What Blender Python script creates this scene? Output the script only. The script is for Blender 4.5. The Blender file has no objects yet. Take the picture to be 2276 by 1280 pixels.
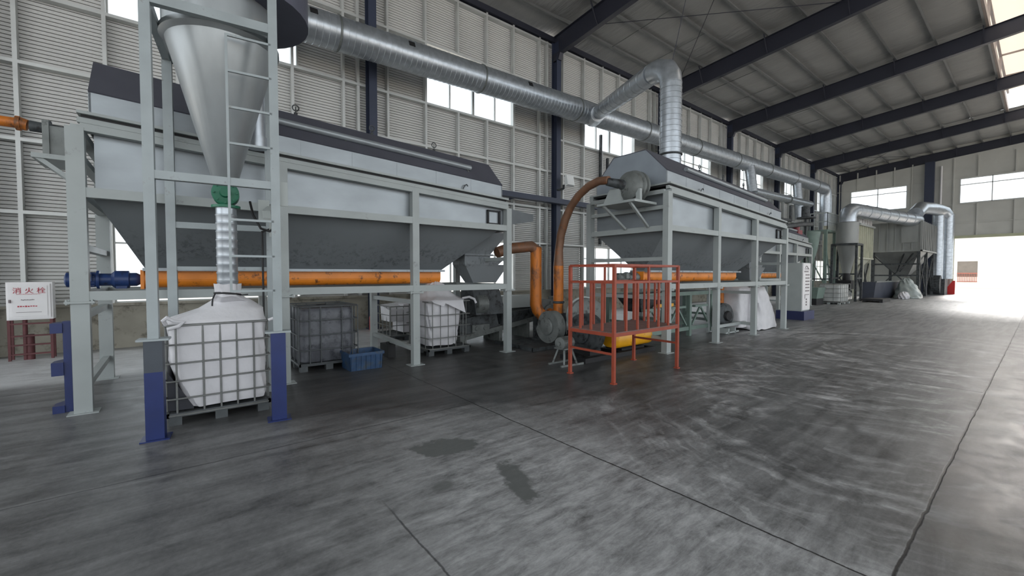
import bpy, math, random
from mathutils import Vector, Matrix
random.seed(7)
PI = math.pi
SC = bpy.context.scene
COL = SC.collection

# ---------------------------------------------------------------- camera, sky, exposure
F_PX = 935.0
PITCH = math.atan(31 / F_PX)
YAW = math.radians(51.687)
cam_data = bpy.data.cameras.new('camera')
cam_data.sensor_width = 36.0
cam_data.lens = F_PX / 2276 * 36.0
cam_data.clip_start = 0.05
cam_data.clip_end = 500
cam = bpy.data.objects.new('camera', cam_data)
COL.objects.link(cam)
cam.location = (0, 0, 1.7)
cam.rotation_euler = (PI / 2 - PITCH, 0, YAW - PI / 2)
SC.camera = cam

world = bpy.data.worlds.new('world')
SC.world = world
world.use_nodes = True
wn = world.node_tree
bgn = wn.nodes['Background']
bgn.inputs[0].default_value = (0.90, 0.955, 1.0, 1)
bgn.inputs[1].default_value = 1.0

sun_d = bpy.data.lights.new('sun', 'SUN'); sun_d.energy = 3.8; sun_d.angle = math.radians(20); sun_d.color = (1.0, .93, .88)
sun = bpy.data.objects.new('sun', sun_d); COL.objects.link(sun); sun.location = (70, 0, 30)
sun.rotation_euler = Vector((-.88, 0.0, -.47)).to_track_quat('-Z', 'Y').to_euler()

SC.view_settings.view_transform = 'Standard'
SC.view_settings.look = 'None'
SC.view_settings.exposure = 1.25
SC.view_settings.gamma = 1.0
SC.view_settings.use_curve_mapping = False
SC.cycles.max_bounces = 10
SC.cycles.diffuse_bounces = 6
SC.cycles.glossy_bounces = 4
SC.cycles.transmission_bounces = 6
SC.cycles.transparent_max_bounces = 12
SC.cycles.sample_clamp_indirect = 8

# ---------------------------------------------------------------- materials
def lin(c):
    return tuple(((v / 255) / 12.92 if v / 255 <= 0.04045 else ((v / 255 + 0.055) / 1.055) ** 2.4) for v in c)

MATS = {}
def mat(name, rgb, rough=0.55, metal=0.0, var=0.18, scale=3.0, alt=None, altamt=0.5, altscale=6.0, bump=0.0, stretch=(1, 1, 1), spec=0.5):
    """principled material with noise-varied colour; alt = second colour in patches (rust, dust, stain)"""
    m = bpy.data.materials.new(name)
    m.use_nodes = True
    nt = m.node_tree
    N, L = nt.nodes, nt.links
    b = N['Principled BSDF']
    b.inputs['Roughness'].default_value = rough
    b.inputs['Metallic'].default_value = metal
    b.inputs['Specular IOR Level'].default_value = spec
    tc = N.new('ShaderNodeTexCoord')
    mp = N.new('ShaderNodeMapping')
    mp.inputs['Scale'].default_value = stretch
    L.new(tc.outputs['Object'], mp.inputs['Vector'])
    n1 = N.new('ShaderNodeTexNoise')
    n1.inputs['Scale'].default_value = scale
    n1.inputs['Detail'].default_value = 5
    L.new(mp.outputs[0], n1.inputs['Vector'])
    mix = N.new('ShaderNodeMix'); mix.data_type = 'RGBA'
    c = lin(rgb)
    mix.inputs[6].default_value = (*[v * (1 - var) for v in c], 1)
    mix.inputs[7].default_value = (*[min(1, v * (1 + var)) for v in c], 1)
    mr = N.new('ShaderNodeMapRange')
    mr.inputs[1].default_value = 0.3; mr.inputs[2].default_value = 0.7
    L.new(n1.outputs[0], mr.inputs[0])
    L.new(mr.outputs[0], mix.inputs[0])
    out = mix.outputs[2]
    if alt is not None:
        n2 = N.new('ShaderNodeTexNoise')
        n2.inputs['Scale'].default_value = altscale
        n2.inputs['Detail'].default_value = 8
        n2.inputs['Roughness'].default_value = 0.7
        L.new(mp.outputs[0], n2.inputs['Vector'])
        m2 = N.new('ShaderNodeMapRange')
        m2.inputs[1].default_value = 0.62 - 0.25 * altamt
        m2.inputs[2].default_value = 0.72 - 0.2 * altamt
        L.new(n2.outputs[0], m2.inputs[0])
        mx = N.new('ShaderNodeMix'); mx.data_type = 'RGBA'
        L.new(m2.outputs[0], mx.inputs[0])
        L.new(out, mx.inputs[6])
        mx.inputs[7].default_value = (*lin(alt), 1)
        out = mx.outputs[2]
    L.new(out, b.inputs['Base Color'])
    if bump:
        bp = N.new('ShaderNodeBump')
        bp.inputs['Strength'].default_value = bump
        bp.inputs['Distance'].default_value = 0.02
        L.new(n1.outputs[0], bp.inputs['Height'])
        L.new(bp.outputs[0], b.inputs['Normal'])
    MATS[name] = m
    return m

FRAME = mat('grey_green_machine_paint', (156, 162, 161), 0.45, 0.0, 0.08, 2.0, alt=(128, 132, 130), altamt=0.02, altscale=5)
TFRAME = mat('light_grey_tower_paint', (150, 158, 160), 0.45, 0.0, 0.10, 3.0, alt=(124, 122, 118), altamt=0.05, altscale=6)
GALV = mat('galvanised_panel', (146, 152, 156), 0.36, 0.35, 0.14, 1.3, stretch=(1, 1, 2))
DUCT = mat('spiral_duct_galvanised', (176, 182, 188), 0.33, 0.7, 0.15, 6.0)
CYCL = mat('cyclone_sheet', (158, 163, 165), 0.36, 0.45, 0.14, 2.2, stretch=(1.5, 1.5, .5))
DARKTOP = mat('dark_hood_coating', (78, 79, 88), 0.6, 0.0, 0.1, 2.0)
ENDCAP = mat('hood_end_sheet', (142, 150, 158), 0.4, 0.3, 0.12, 1.6)
HOPPER = mat('hopper_dusty_sheet', (120, 125, 128), 0.55, 0.1, 0.06, 1.2)
ORANGE = mat('orange_enamel', (228, 134, 40), 0.4, 0.0, 0.12, 3, alt=(110, 66, 34), altamt=0.25, altscale=7)
PIPEOR = mat('worn_orange_pipe', (196, 112, 34), 0.5, 0.1, 0.2, 4, alt=(112, 74, 48), altamt=0.55, altscale=5, stretch=(1, 1, .4))
PIPEBR = mat('rusty_brown_pipe', (120, 88, 68), 0.5, 0.2, 0.25, 4, alt=(150, 92, 52), altamt=0.35, altscale=5)
BLUE = mat('blue_enamel', (20, 37, 90), 0.4, 0.0, 0.12, 5)
DKBLUE = mat('dark_blue_machine', (32, 56, 104), 0.4, 0.0, 0.15, 8, alt=(24, 30, 42), altamt=0.3)
NAVY = mat('navy_steel_paint', (50, 57, 76), 0.5, 0.0, 0.08, 1)
RAFTER = mat('dark_steel_rafter', (42, 44, 56), 0.5, 0.0, 0.08, 1)
GIRT = mat('galvanised_girt', (196, 198, 196), 0.45, 0.3, 0.08, 2)
PURLIN = mat('purlin_steel', (120, 122, 122), 0.5, 0.3, 0.1, 1)
RIBS = mat('ribbed_cladding', (198, 198, 195), 0.6, 0.0, 0.05, .5)
PLINTH = mat('stained_plinth', (150, 146, 134), 0.85, 0.0, 0.18, 1.5, alt=(104, 100, 90), altamt=0.4, altscale=2.5)
DARKM = mat('grimy_dark_metal', (70, 74, 76), 0.6, 0.2, 0.3, 5, alt=(34, 34, 36), altamt=0.5, altscale=7)
GREYM = mat('grey_cast_metal', (112, 116, 114), 0.5, 0.3, 0.2, 5, alt=(62, 62, 60), altamt=0.3)
BLACK = mat('black_rubber', (26, 26, 28), 0.6, 0.0, 0.2, 5)
GREENV = mat('green_valve_enamel', (32, 112, 84), 0.4, 0.0, 0.15, 6)
GREENP = mat('pale_green_steel', (112, 130, 122), 0.5, 0.1, 0.12, 3)
RED = mat('orange_red_platform_paint', (150, 66, 44), 0.5, 0.0, 0.12, 6, alt=(132, 66, 50), altamt=0.3, altscale=14)
YEL = mat('amber_guard_paint', (232, 166, 22), 0.4, 0.0, 0.08, 4, alt=(150, 110, 40), altamt=0.15)
CAGE = mat('cage_steel', (118, 120, 118), 0.45, 0.4, 0.15, 8)
DKCAGE = mat('dirty_cage_steel', (82, 86, 88), 0.5, 0.3, 0.15, 8)
TANK = mat('dirty_plastic_tank', (92, 94, 100), 0.5, 0.0, 0.3, 5, alt=(62, 64, 70), altamt=0.5)
BAG = mat('woven_white_bag', (206, 205, 208), 0.75, 0.0, 0.06, 5, bump=1.0)
CRATEB = mat('dusty_blue_plastic', (36, 66, 100), 0.5, 0.0, 0.3, 9, alt=(60, 70, 80), altamt=0.45)
WHITE = mat('white_sheet_metal', (228, 226, 226), 0.45, 0.0, 0.04, 3)
CABG = mat('cabinet_grey', (168, 174, 172), 0.5, 0.0, 0.05, 3)
REDTXT = mat('red_lettering', (176, 44, 62), 0.6, 0.0, 0.05, 3)
GREYTXT = mat('grey_lettering', (120, 110, 112), 0.6, 0.0, 0.05, 3)
MAROON = mat('maroon_stand_paint', (92, 48, 50), 0.6, 0.0, 0.2, 3)
CREAM = mat('pale_ribbed_filter', (192, 192, 174), 0.5, 0.1, 0.12, 2)
FILT = mat('weathered_filter_sheet', (140, 142, 140), 0.5, 0.2, 0.2, 1.5, stretch=(1, 1, .3))
EXTRED = mat('red_enamel', (196, 36, 34), 0.4, 0.0, 0.1, 3)
DOORSTONE = mat('pale_render', (226, 222, 214), 0.8, 0.0, 0.05, 1)
PLASTIC = mat('clear_wrap_sheeting', (150, 158, 156), 0.3, 0.0, 0.15, 3)
DARKBOX = mat('dark_steel_skip', (62, 66, 78), 0.6, 0.1, 0.2, 2)
LAMPW = mat('floodlight_glass', (225, 228, 228), 0.3, 0.0, 0.03, 3)

def hopper_dirt():
    """dusty speckle band that clings to the lower hopper sheets"""
    m = HOPPER; nt = m.node_tree; N, L = nt.nodes, nt.links
    b = N['Principled BSDF']
    src = b.inputs['Base Color'].links[0].from_socket
    tc = N.new('ShaderNodeTexCoord')
    sp = N.new('ShaderNodeSeparateXYZ'); L.new(tc.outputs['Object'], sp.inputs[0])
    n = N.new('ShaderNodeTexNoise'); n.inputs['Scale'].default_value = 11; n.inputs['Detail'].default_value = 10; n.inputs['Roughness'].default_value = .75
    L.new(tc.outputs['Object'], n.inputs['Vector'])
    n2 = N.new('ShaderNodeTexNoise'); n2.inputs['Scale'].default_value = 1.1
    L.new(tc.outputs['Object'], n2.inputs['Vector'])
    ad = N.new('ShaderNodeMath'); ad.operation = 'MULTIPLY_ADD'; ad.inputs[1].default_value = .7
    L.new(n2.outputs[0], ad.inputs[0]); L.new(sp.outputs[2], ad.inputs[2])   # z + .7 noise
    up = N.new('ShaderNodeMapRange'); up.inputs[1].default_value = 2.75; up.inputs[2].default_value = 2.3; L.new(ad.outputs[0], up.inputs[0])
    lo = N.new('ShaderNodeMapRange'); lo.inputs[1].default_value = 2.18; lo.inputs[2].default_value = 2.26; L.new(ad.outputs[0], lo.inputs[0])
    mu = N.new('ShaderNodeMath'); mu.operation = 'MULTIPLY'; L.new(up.outputs[0], mu.inputs[0]); L.new(lo.outputs[0], mu.inputs[1])
    th = N.new('ShaderNodeMapRange'); th.inputs[1].default_value = .50; th.inputs[2].default_value = .60; L.new(n.outputs[0], th.inputs[0])
    mu2 = N.new('ShaderNodeMath'); mu2.operation = 'MULTIPLY'; L.new(mu.outputs[0], mu2.inputs[0]); L.new(th.outputs[0], mu2.inputs[1])
    mu3 = N.new('ShaderNodeMath'); mu3.operation = 'MULTIPLY'; mu3.inputs[1].default_value = .6; L.new(mu2.outputs[0], mu3.inputs[0])
    mx = N.new('ShaderNodeMix'); mx.data_type = 'RGBA'
    L.new(mu3.outputs[0], mx.inputs[0]); L.new(src, mx.inputs[6]); mx.inputs[7].default_value = (*lin((58, 62, 66)), 1)
    L.new(mx.outputs[2], b.inputs['Base Color'])
hopper_dirt()

def glass_mat():
    m = bpy.data.materials.new('window_glass'); m.use_nodes = True
    nt = m.node_tree; N, L = nt.nodes, nt.links
    N.remove(N['Principled BSDF'])
    t = N.new('ShaderNodeBsdfTransparent'); t.inputs[0].default_value = (.93, .95, .96, 1)
    g = N.new('ShaderNodeBsdfGlossy'); g.inputs['Roughness'].default_value = .05
    mx = N.new('ShaderNodeMixShader'); mx.inputs[0].default_value = .06
    L.new(t.outputs[0], mx.inputs[1]); L.new(g.outputs[0], mx.inputs[2])
    L.new(mx.outputs[0], N['Material Output'].inputs[0])
    return m
GLASS = glass_mat()

def translucent_mat():
    m = bpy.data.materials.new('translucent_roof_sheet'); m.use_nodes = True
    nt = m.node_tree; N, L = nt.nodes, nt.links
    b = N['Principled BSDF']
    d = N.new('ShaderNodeBsdfDiffuse'); d.inputs[0].default_value = (.82, .76, .70, 1)
    t = N.new('ShaderNodeBsdfTranslucent'); t.inputs[0].default_value = (.90, .84, .76, 1)
    mx = N.new('ShaderNodeMixShader'); mx.inputs[0].default_value = .55
    L.new(d.outputs[0], mx.inputs[1]); L.new(t.outputs[0], mx.inputs[2])
    L.new(mx.outputs[0], N['Material Output'].inputs[0])
    N.remove(b)
    return m
SHEET = translucent_mat()

def ceiling_mat():
    m = mat('foil_insulation', (142, 143, 142), 0.6, 0.0, 0.10, 1.0, stretch=(1, .5, 1), bump=0.0)
    nt = m.node_tree; N, L = nt.nodes, nt.links
    b = N['Principled BSDF']
    tc = N.new('ShaderNodeTexCoord')
    mp = N.new('ShaderNodeMapping'); mp.inputs['Scale'].default_value = (6, 1.2, 1)
    L.new(tc.outputs['Object'], mp.inputs[0])
    n = N.new('ShaderNodeTexNoise'); n.inputs['Scale'].default_value = 1.0; n.inputs['Detail'].default_value = 6
    L.new(mp.outputs[0], n.inputs['Vector'])
    bp = N.new('ShaderNodeBump'); bp.inputs['Strength'].default_value = .6; bp.inputs['Distance'].default_value = .12
    L.new(n.outputs[0], bp.inputs['Height']); L.new(bp.outputs[0], b.inputs['Normal'])
    return m
CEIL = ceiling_mat()

def floor_mat():
    m = bpy.data.materials.new('worn_concrete_floor'); m.use_nodes = True
    nt = m.node_tree; N, L = nt.nodes, nt.links
    b = N['Principled BSDF']
    tc = N.new('ShaderNodeTexCoord')
    co = tc.outputs['Object']
    sp = N.new('ShaderNodeSeparateXYZ'); L.new(co, sp.inputs[0])
    X, Y = sp.outputs[0], sp.outputs[1]
    def math_(op, a, c=None, d=None, clamp=False):
        n = N.new('ShaderNodeMath'); n.operation = op; n.use_clamp = clamp
        for i, v in enumerate((a, c, d)):
            if v is None: continue
            if isinstance(v, (int, float)): n.inputs[i].default_value = v
            else: L.new(v, n.inputs[i])
        return n.outputs[0]
    def rng(v, a, c, o0=0., o1=1.):
        n = N.new('ShaderNodeMapRange'); n.inputs[1].default_value = a; n.inputs[2].default_value = c
        n.inputs[3].default_value = o0; n.inputs[4].default_value = o1
        L.new(v, n.inputs[0]); return n.outputs[0]
    def noise(scale, detail=6, rough=.6, st=(1, 1, 1), rot=0, dist=0., loc=(0, 0, 0)):
        mp = N.new('ShaderNodeMapping'); mp.inputs['Scale'].default_value = st; mp.inputs['Rotation'].default_value = (0, 0, rot); mp.inputs['Location'].default_value = loc
        L.new(co, mp.inputs[0])
        n = N.new('ShaderNodeTexNoise'); n.inputs['Scale'].default_value = scale; n.inputs['Detail'].default_value = detail
        n.inputs['Roughness'].default_value = rough; n.inputs['Distortion'].default_value = dist
        L.new(mp.outputs[0], n.inputs['Vector']); return n.outputs[0]
    def blob(cx, cy, rx, ry, edge=.35, wob=1.0, rot=0.):
        """1 inside a noise-edged ellipse"""
        mp = N.new('ShaderNodeMapping'); mp.vector_type = 'TEXTURE'
        mp.inputs['Location'].default_value = (cx, cy, 0); mp.inputs['Scale'].default_value = (rx, ry, 1); mp.inputs['Rotation'].default_value = (0, 0, rot)
        L.new(co, mp.inputs[0])
        ln = N.new('ShaderNodeVectorMath'); ln.operation = 'LENGTH'; L.new(mp.outputs[0], ln.inputs[0])
        d = math_('ADD', ln.outputs['Value'], math_('MULTIPLY', math_('SUBTRACT', wobn, .5), wob))
        return rng(d, 1 + edge, 1 - edge)
    wobn = noise(2.6, 8, .65)
    # large tone, cloudy
    big = noise(.55, 6, .6)
    mid = noise(3.0, 9, .68, dist=.4)
    fine = noise(24, 6, .75)
    streak = noise(1.6, 7, .62, st=(.45, 3.6, 1), rot=math.radians(6), dist=.6)
    base = math_('ADD', rng(big, .3, .7, .075, .135), rng(mid, .3, .72, -.045, .065))
    base = math_('ADD', base, rng(streak, .35, .75, -.03, .08))
    base = math_('ADD', base, rng(fine, .3, .7, -.03, .03))
    # paler noise-broken patch near the middle joint
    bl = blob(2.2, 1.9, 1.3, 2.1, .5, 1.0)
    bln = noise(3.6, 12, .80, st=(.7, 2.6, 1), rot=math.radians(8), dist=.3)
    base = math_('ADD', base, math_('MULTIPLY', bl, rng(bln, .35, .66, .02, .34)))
    # sweeping tyre arcs
    def arcs(cx, cy, sc, lo, hi, rmin, rmax, amp, dist=2.2, sy=1.0):
        mp = N.new('ShaderNodeMapping'); mp.vector_type = 'TEXTURE'; mp.inputs['Location'].default_value = (cx, cy, 0); mp.inputs['Scale'].default_value = (1, sy, 1)
        L.new(co, mp.inputs[0])
        ln = N.new('ShaderNodeVectorMath'); ln.operation = 'LENGTH'; L.new(mp.outputs[0], ln.inputs[0])
        r = math_('ADD', ln.outputs['Value'], math_('MULTIPLY', big, .9))
        cmb = N.new('ShaderNodeCombineXYZ'); L.new(math_('MULTIPLY', r, sc), cmb.inputs[0])
        L.new(math_('MULTIPLY', math_('ARCTAN2', math_('SUBTRACT', Y, cy), math_('SUBTRACT', X, cx)), 1.3), cmb.inputs[1])
        n = N.new('ShaderNodeTexNoise'); n.inputs['Scale'].default_value = 1.0; n.inputs['Detail'].default_value = 5; n.inputs['Roughness'].default_value = .6
        L.new(cmb.outputs[0], n.inputs['Vector'])
        w = rng(n.outputs[0], lo, hi)
        msk = math_('MULTIPLY', rng(ln.outputs['Value'], rmin, rmin + .5), rng(ln.outputs['Value'], rmax, rmax - .8))
        brk = rng(mid, .35, .6)
        return math_('MULTIPLY', math_('MULTIPLY', math_('MULTIPLY', w, msk), brk), amp)
    base = math_('ADD', base, arcs(5.8, 1.3, 4.2, .50, .74, .5, 3.4, .34))
    base = math_('ADD', base, arcs(8.6, 2.2, 4.0, .50, .74, .4, 3.4, .34))
    base = math_('ADD', base, arcs(12.5, 1.6, 3.4, .48, .72, .4, 4.6, .40))
    base = math_('ADD', base, arcs(4.6, 0.2, 8.0, .56, .74, 1.1, 2.8, .24))
    # grime by the machines, edge running slantwise
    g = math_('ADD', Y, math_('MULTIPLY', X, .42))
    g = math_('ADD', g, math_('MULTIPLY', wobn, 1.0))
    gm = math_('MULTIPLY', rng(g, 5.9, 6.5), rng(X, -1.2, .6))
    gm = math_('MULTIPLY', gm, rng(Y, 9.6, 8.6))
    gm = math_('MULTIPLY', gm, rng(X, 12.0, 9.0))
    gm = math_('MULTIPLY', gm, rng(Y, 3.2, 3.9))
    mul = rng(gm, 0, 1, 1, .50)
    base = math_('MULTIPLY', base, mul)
    # walkway strip: brightness from the windows painted into the floor colour
    cl = math_('MULTIPLY', rng(Y, 9.3, 9.8), rng(Y, 13.4, 12.6))
    base = math_('ADD', base, math_('MULTIPLY', cl, rng(mid, .2, .8, .26, .42)))
    # darker slab on the near right side of the long joint
    dk = rng(Y, .52, .46, 1.0, .62)
    base = math_('MULTIPLY', base, dk)
    # distant floor paler: doorway reflection put into the colour
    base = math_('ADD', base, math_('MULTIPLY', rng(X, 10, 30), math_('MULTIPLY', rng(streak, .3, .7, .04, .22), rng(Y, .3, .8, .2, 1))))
    # damp patches
    damp = math_('MAXIMUM', blob(2.03, 3.62, .32, .20, .08, 2.2, math.radians(-20)), blob(2.16, 2.66, .34, .12, .12, 3.0, math.radians(73)))
    damp = math_('MAXIMUM', damp, math_('MULTIPLY', blob(1.62, 2.95, .10, .07, .2, 1.4), .8))
    damp = math_('MULTIPLY', damp, .92)
    base = math_('MAXIMUM', base, .012)
    # joints
    def line(v, at, w):
        return rng(math_('ABSOLUTE', math_('SUBTRACT', v, at)), w * 1.6, w * .6)
    jw = math_('MULTIPLY', math_('SUBTRACT', mid, .5), .05)
    Xj = math_('ADD', X, jw); Yj = math_('ADD', Y, jw)
    j = math_('MULTIPLY', line(Xj, 3.0, .007), rng(Y, .5, .52))
    j = math_('MAXIMUM', j, line(Yj, .49, .008))
    j = math_('MAXIMUM', j, math_('MULTIPLY', math_('MULTIPLY', line(Yj, 4.62, .008), rng(X, 3.0, 2.9)), .6))
    j = math_('MAXIMUM', j, math_('MULTIPLY', math_('MULTIPLY', line(Xj, 1.16, .006), math_('MULTIPLY', rng(Y, 3.1, 2.7), rng(Y, .5, .52))), .7))
    j = math_('MAXIMUM', j, math_('MULTIPLY', line(Xj, 9.0, .014), rng(Y, .5, .52)))
    j = math_('MAXIMUM', j, math_('MULTIPLY', line(Yj, 8.95, .014), .9))
    cr = N.new('ShaderNodeCombineColor')
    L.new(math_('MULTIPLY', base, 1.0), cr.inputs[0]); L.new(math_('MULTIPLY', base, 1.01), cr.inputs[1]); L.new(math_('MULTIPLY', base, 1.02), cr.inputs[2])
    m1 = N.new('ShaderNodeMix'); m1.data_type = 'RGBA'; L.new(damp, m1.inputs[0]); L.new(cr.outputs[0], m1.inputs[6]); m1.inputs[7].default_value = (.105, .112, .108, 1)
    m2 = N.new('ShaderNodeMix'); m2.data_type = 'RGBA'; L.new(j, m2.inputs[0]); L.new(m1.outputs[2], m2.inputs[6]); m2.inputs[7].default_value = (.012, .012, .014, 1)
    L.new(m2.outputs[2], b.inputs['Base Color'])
    ro = rng(mid, .3, .7, .34, .52)
    L.new(math_('ADD', ro, math_('MULTIPLY', rng(bl, 0, 1), .1)), b.inputs['Roughness'])
    b.inputs['Specular IOR Level'].default_value = .5
    bp = N.new('ShaderNodeBump'); bp.inputs['Strength'].default_value = .25; bp.inputs['Distance'].default_value = .01
    L.new(math_('SUBTRACT', mid, math_('MULTIPLY', j, 2)), bp.inputs['Height']); L.new(bp.outputs[0], b.inputs['Normal'])
    return m
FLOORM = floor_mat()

# ---------------------------------------------------------------- mesh helper
class MB:
    def __init__(s): s.v = []; s.f = []; s.sm = []
    def face(s, idx, smooth=False): s.f.append(idx); s.sm.append(smooth)
    def box(s, x0, x1, y0, y1, z0, z1):
        n = len(s.v)
        s.v += [(x0, y0, z0), (x1, y0, z0), (x1, y1, z0), (x0, y1, z0), (x0, y0, z1), (x1, y0, z1), (x1, y1, z1), (x0, y1, z1)]
        for q in ((0, 3, 2, 1), (4, 5, 6, 7), (0, 1, 5, 4), (1, 2, 6, 5), (2, 3, 7, 6), (3, 0, 4, 7)): s.face([n + i for i in q])
        return s
    def bar(s, p, q, w, h=None, up=(0, 0, 1)):
        """square bar of section w (sideways) by h (along up) from p to q"""
        h = h or w
        p, q = Vector(p), Vector(q); d = (q - p).normalized(); up = Vector(up)
        if abs(d.dot(up)) > .98: up = Vector((0, 1, 0))
        r = d.cross(up).normalized(); u = r.cross(d)
        n = len(s.v)
        for c in (p, q):
            for a, b in ((-1, -1), (1, -1), (1, 1), (-1, 1)): s.v.append(tuple(c + r * (a * w / 2) + u * (b * h / 2)))
        for f in ((0, 1, 2, 3), (7, 6, 5, 4), (0, 4, 5, 1), (1, 5, 6, 2), (2, 6, 7, 3), (3, 7, 4, 0)): s.face([n + i for i in f])
        return s
    def rings(s, rings, cap=True, smooth=True, close=False):
        n0 = len(s.v); k = len(rings[0])
        for r in rings: s.v += [tuple(p) for p in r]
        m = len(rings)
        for i in range(m - 1 + (1 if close else 0)):
            a = n0 + i * k; b = n0 + ((i + 1) % m) * k
            for j in range(k):
                s.face([a + j, a + (j + 1) % k, b + (j + 1) % k, b + j], smooth)
        if cap and not close:
            s.face([n0 + j for j in reversed(range(k))]); s.face([n0 + (m - 1) * k + j for j in range(k)])
        return s
    def tube(s, pts, r, n=12, cap=True, close=False):
        pts = [Vector(p) for p in pts]; m = len(pts)
        rr = r if isinstance(r, (list, tuple)) else [r] * m
        out = []; ref = None
        for i, p in enumerate(pts):
            if close: d = (pts[(i + 1) % m] - pts[i - 1]).normalized()
            elif i == 0: d = (pts[1] - p).normalized()
            elif i == m - 1: d = (p - pts[-2]).normalized()
            else:
                d = ((p - pts[i - 1]).normalized() + (pts[i + 1] - p).normalized()).normalized()
            if ref is None:
                ref = Vector((0, 0, 1)) if abs(d.z) < .9 else Vector((1, 0, 0))
            a = (ref - d * ref.dot(d)).normalized(); b = d.cross(a); ref = a
            k = 1.0
            if not close and 0 < i < m - 1:
                c = (p - pts[i - 1]).normalized().dot(d); k = 1 / max(c, .6)
            # widen only in the bend plane
            if k > 1.001:
                bend = ((pts[i + 1] - p).normalized() - (p - pts[i - 1]).normalized()); bend = (bend - d * bend.dot(d)).normalized()
            ring = []
            for j in range(n):
                t = 2 * PI * j / n; v = a * math.cos(t) + b * math.sin(t)
                if k > 1.001: v = v + bend * v.dot(bend) * (k - 1)
                ring.append(p + v * rr[i])
            out.append(ring)
        return s.rings(out, cap=cap, close=close)
    def lathe(s, prof, c=(0, 0, 0), axis=(0, 0, 1), n=24, cap=True):
        """prof: list of (radius, distance along axis)"""
        ax = Vector(axis).normalized(); c = Vector(c)
        a = Vector((1, 0, 0)) if abs(ax.x) < .9 else Vector((0, 1, 0))
        a = (a - ax * a.dot(ax)).normalized(); b = ax.cross(a)
        return s.rings([[c + ax * h + (a * math.cos(2 * PI * j / n) + b * math.sin(2 * PI * j / n)) * r for j in range(n)] for r, h in prof], cap=cap)
    def prism(s, poly, axis, a, b):
        """poly: 2D points; axis 'x' -> (y,z), 'y' -> (x,z), 'z' -> (x,y)"""
        def mk(p, t): return (t, p[0], p[1]) if axis == 'x' else ((p[0], t, p[1]) if axis == 'y' else (p[0], p[1], t))
        return s.rings([[mk(p, a) for p in poly], [mk(p, b) for p in poly]], smooth=False)
    def hexa(s, lo, hi):
        """two quads (4 points each) joined into a solid"""
        return s.rings([lo, hi], smooth=False)
    def quad(s, a, b, c, d):
        n = len(s.v); s.v += [tuple(a), tuple(b), tuple(c), tuple(d)]; s.face([n, n + 1, n + 2, n + 3]); return s
    def build(s, name, m, parent=None, origin=(0, 0, 0), angle=None):
        me = bpy.data.meshes.new(name)
        o = Vector(origin)
        me.from_pydata([tuple(Vector(v) - o) for v in s.v], [], s.f)
        me.polygons.foreach_set('use_smooth', s.sm)
        me.materials.append(m)
        me.update()
        if any(s.sm): me.set_sharp_from_angle(angle=math.radians(angle or 40))
        ob = bpy.data.objects.new(name, me)
        COL.objects.link(ob)
        if parent: ob.parent = parent
        else: ob.location = o
        return ob

ORIG = {}
def thing(name, label, cat, loc=(0, 0, 0), rotz=0, group=None, local=False):
    """Empty at the thing's base; parts are given in world coordinates (or local ones when local)"""
    o = bpy.data.objects.new(name, None); o.empty_display_size = .2
    COL.objects.link(o); o.location = loc; o.rotation_euler = (0, 0, rotz)
    o['label'] = label; o['category'] = cat
    if group: o['group'] = group
    ORIG[o.name] = (0, 0, 0) if local else tuple(loc)
    return o
def part(name, mb, m, parent, label=None):
    og = ORIG[parent.name]
    ob = mb.build(name, m, parent, og)
    ORIG[ob.name] = og
    if label: ob['label'] = label
    return ob
def parts(name, mb, m, parent, label=None):
    """every loose piece of the mesh becomes a part of its own"""
    n = len(mb.v); root = list(range(n))
    def find(i):
        while root[i] != i: root[i] = root[root[i]]; i = root[i]
        return i
    for f in mb.f:
        a = find(f[0])
        for j in f[1:]: root[find(j)] = a
    groups = {}
    for f, sm_ in zip(mb.f, mb.sm): groups.setdefault(find(f[0]), []).append((f, sm_))
    out = []
    for fs in groups.values():
        sub = MB(); mp = {}
        for f, sm_ in fs:
            for j in f:
                if j not in mp: mp[j] = len(sub.v); sub.v.append(mb.v[j])
            sub.face([mp[j] for j in f], sm_)
        out.append(part(name, sub, m, parent, label))
    return out
def solo(name, mb, m, label, cat, loc=(0, 0, 0), group=None):
    ob = mb.build(name, m, None, loc)
    ORIG[ob.name] = tuple(loc)
    ob['label'] = label; ob['category'] = cat
    if group: ob['group'] = group
    return ob
def struct(name, mb, m, parent=None):
    ob = mb.build(name, m, parent)
    if not parent: ob['kind'] = 'structure'
    return ob
def dup(o, loc=None, label=None, group=None, rotz=None, parent=None):
    c = o.copy(); COL.objects.link(c)
    if parent is not None: c.parent = parent
    for ch in [k for k in bpy.data.objects if k.parent == o]: dup(ch, parent=c)
    if loc is not None: c.location = loc
    if rotz is not None: c.rotation_euler = (0, 0, rotz)
    if label: c['label'] = label
    if group: c['group'] = group
    return c
def dup_part(o, delta, parent):
    c = o.copy(); COL.objects.link(c); c.parent = parent
    c.location = Vector(o.location) + Vector(delta)
    for ch in [k for k in bpy.data.objects if k.parent == o]: dup(ch, parent=c)
    return c

# ================================================================= THE HALL
BAY = 7.87
CX = [4.73 + BAY * (k - 1) for k in range(0, 8)]       # column lines: -3.14 .. 51.95
XL, XR = -12.0, 51.95
YW = 13.3                                              # inner face of left cladding
def roof_z(y): return 11.65 + .088 * (13 - abs(y))
def raf_b(y): return 10.85 + .1 * (12.7 - abs(y))

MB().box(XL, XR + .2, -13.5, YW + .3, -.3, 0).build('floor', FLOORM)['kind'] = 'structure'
g = MB().box(-60, XL - .01, -60, 60, -.3, -.02).box(XL, 160, YW + .31, 80, -.3, -.02).box(XR + .21, 160, -60, YW + .31, -.3, -.02).box(XL, XR + .2, -60, -13.51, -.3, -.02)
GROUND = mat('pale_yard_concrete', (206, 196, 184), .8, 0, .06, .5)
struct('ground', g, GROUND)

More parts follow.
